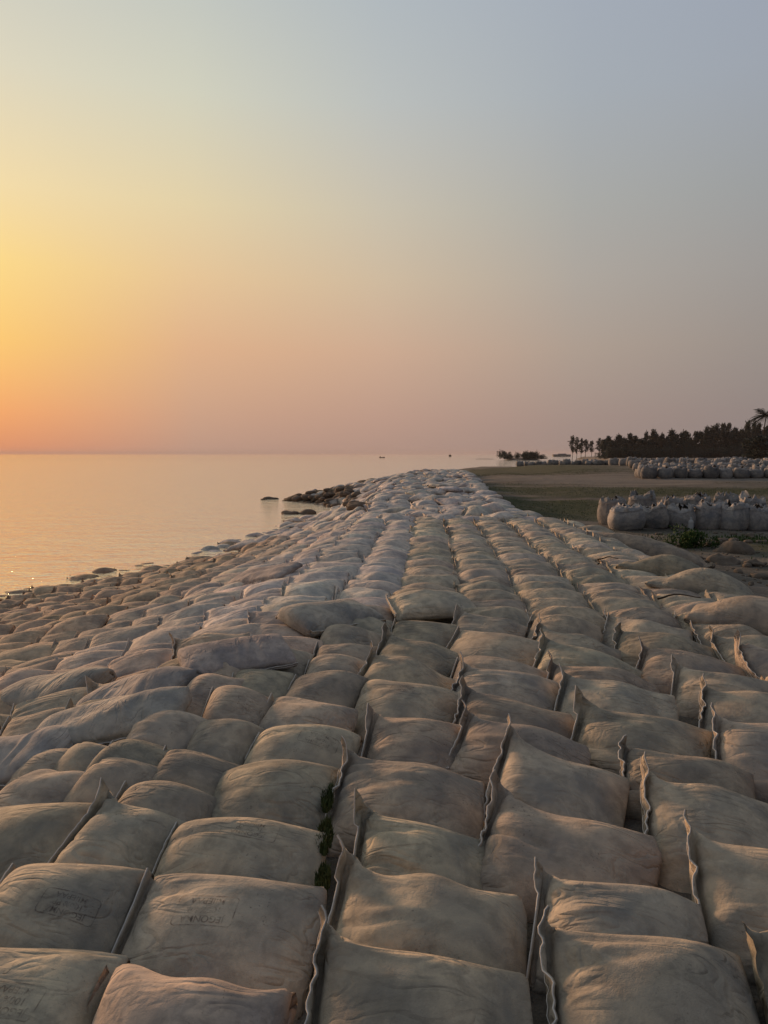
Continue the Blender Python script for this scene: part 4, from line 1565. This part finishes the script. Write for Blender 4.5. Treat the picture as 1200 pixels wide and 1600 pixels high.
# the larger mounds of dug earth
for k, (px, py, s, lab) in enumerate([(1144, 862, (.42, .3, .34), 'brown mound of dug earth right of the green bush'), (1122, 880, (.36, .3, .2), 'low clod of earth between the bush and the mound'), (1180, 884, (.3, .25, .16), 'flat clod of earth near the right edge')]):
    p = hit(px, py, ground_z)
    V, F = lump(520 + k, 4, .5)
    V = V * s
    V[:, 2] += (fbm(V[:, 0] * 9, V[:, 1] * 9, 8, 3) - .5) * .12
    o = link('earth_mound', mesh_np('earth_mound', V, F, M_CLOD))
    o.location = (p[0], p[1], p[2])
    tag(o, lab, 'earth mound', 'mounds of dug earth')
# pale jug in front of the bulk bags
p = np.array([(1081 - 600) / F_PX * 24.6, 24.6, 0])
p[2] = float(ground_z(p[0], p[1]))
prof = [(0, 0), (.095, 0), (.11, .02), (.11, .22), (.105, .25), (.11, .28), (.11, .34), (.08, .40), (.045, .43), (.04, .45)]
th = np.arange(16) / 16 * 2 * np.pi
V = np.array([[(q * math.cos(a), q * math.sin(a), z) for a in th] for q, z in prof])
jug = empty('plastic_jug', M4(p[0], p[1], p[2], 0, .85))
tag(jug, 'pale plastic jug standing before the bulk bags', 'jug')
link('body', mesh_np('jug_body', V.reshape(-1, 3), grid_faces(len(prof), 16), M_JUG), jug)
V = np.array([[(q * math.cos(a), q * math.sin(a), z) for a in th] for q, z in [(.052, .44), (.052, .50), (.045, .51), (.0, .512)]])
link('cap', mesh_np('jug_cap', V.reshape(-1, 3), grid_faces(4, 16), M_JUG), jug)
# rocks showing in the shallow water
wz = lambda X, Y: np.full_like(np.asarray(X, float), SEA)
for k, (px, py, s, lab) in enumerate([(424, 780, .55, 'dark rock in the water just off the brown spur'), (412, 781, .22, 'tiny dark rock farthest out from the spur'), (451, 803, .45, 'low dark rock awash in the small bay'), (480, 803, .5, 'flat dark rock in the small bay by the bags')]):
    p = hit(px, py, wz)
    V, F = lump(540 + k, 3, .4, .45)
    o = link('rock', mesh_np('rock', V * s, F, M_ROCK))
    o.location = (p[0], p[1], SEA)
    tag(o, lab, 'rock', 'rocks in the shallows')
# brown rocks among the bags of the spur
SPUR = []
for k in range(46):
    px, py = gr.uniform(455, 560), gr.uniform(762, 793)
    if py > 778 + (px - 452) * .2 or py < 775 - (px - 452) * .18:
        continue
    p = hit(px, py, ridge)
    V, F = LUMPS[k % 8]
    s = gr.uniform(.18, .36)
    o = link('rock', mesh_np('rock', V * [s * 1.25, s, s * .8], F, M_ROCK))
    o.location = p
    o.rotation_euler.z = gr.uniform(0, 6)
    SPUR.append((px, o))
for k, (px, o) in enumerate(sorted(SPUR, key=lambda q: q[0])):
    tag(o, 'rough brown rock, %s from the left in the pile on the spur' % ordn(k + 1), 'rock', 'rocks piled on the spur')
# twigs and a loose string on the bags
for k, (px, py, ln, yaw, lab) in enumerate([(950, 872, .35, .3, 'thin dark twig lying on the bags near the landward edge'), (936, 878, .22, 1.0, 'short dark twig beside the longer one on the bags'), (1060, 932, .5, .1, 'long thin twig lying on the bags at right')]):
    p = hit(px, py, lambda X, Y: ridge(X, Y) + .03)
    t = np.linspace(-.5, .5, 8)
    pts = np.column_stack([t * ln, .03 * np.sin(t * 7 + k), .02 * np.cos(t * 5)])
    o = link('twig', mesh_np('twig', *tube_np(pts, np.linspace(.012, .005, 8), 5), M_TWIG))
    o.location = p
    o.rotation_euler.z = yaw
    tag(o, lab, 'twig', 'twigs on the sandbags')


# ------------------------------------------------------------------ evening haze
hm = bpy.data.materials.new('evening_haze')
hm.use_nodes = True
ht = NT(hm.node_tree)
pv = ht.n('ShaderNodeVolumePrincipled')
pv.inputs['Color'].default_value = (0.88, 0.78, 0.74, 1)
pv.inputs['Density'].default_value = 0.00008
pv.inputs['Anisotropy'].default_value = 0.0
ho = ht.n('ShaderNodeOutputMaterial')
hm.node_tree.links.new(pv.outputs[0], ho.inputs['Volume'])
haze = link('haze', mesh_np('haze', *box_np(-9200, 9200, -400, 9700, -5.2, 24.0), hm, False))
tag(haze, 'thin even evening haze over the water and shore', 'haze', kind='stuff')
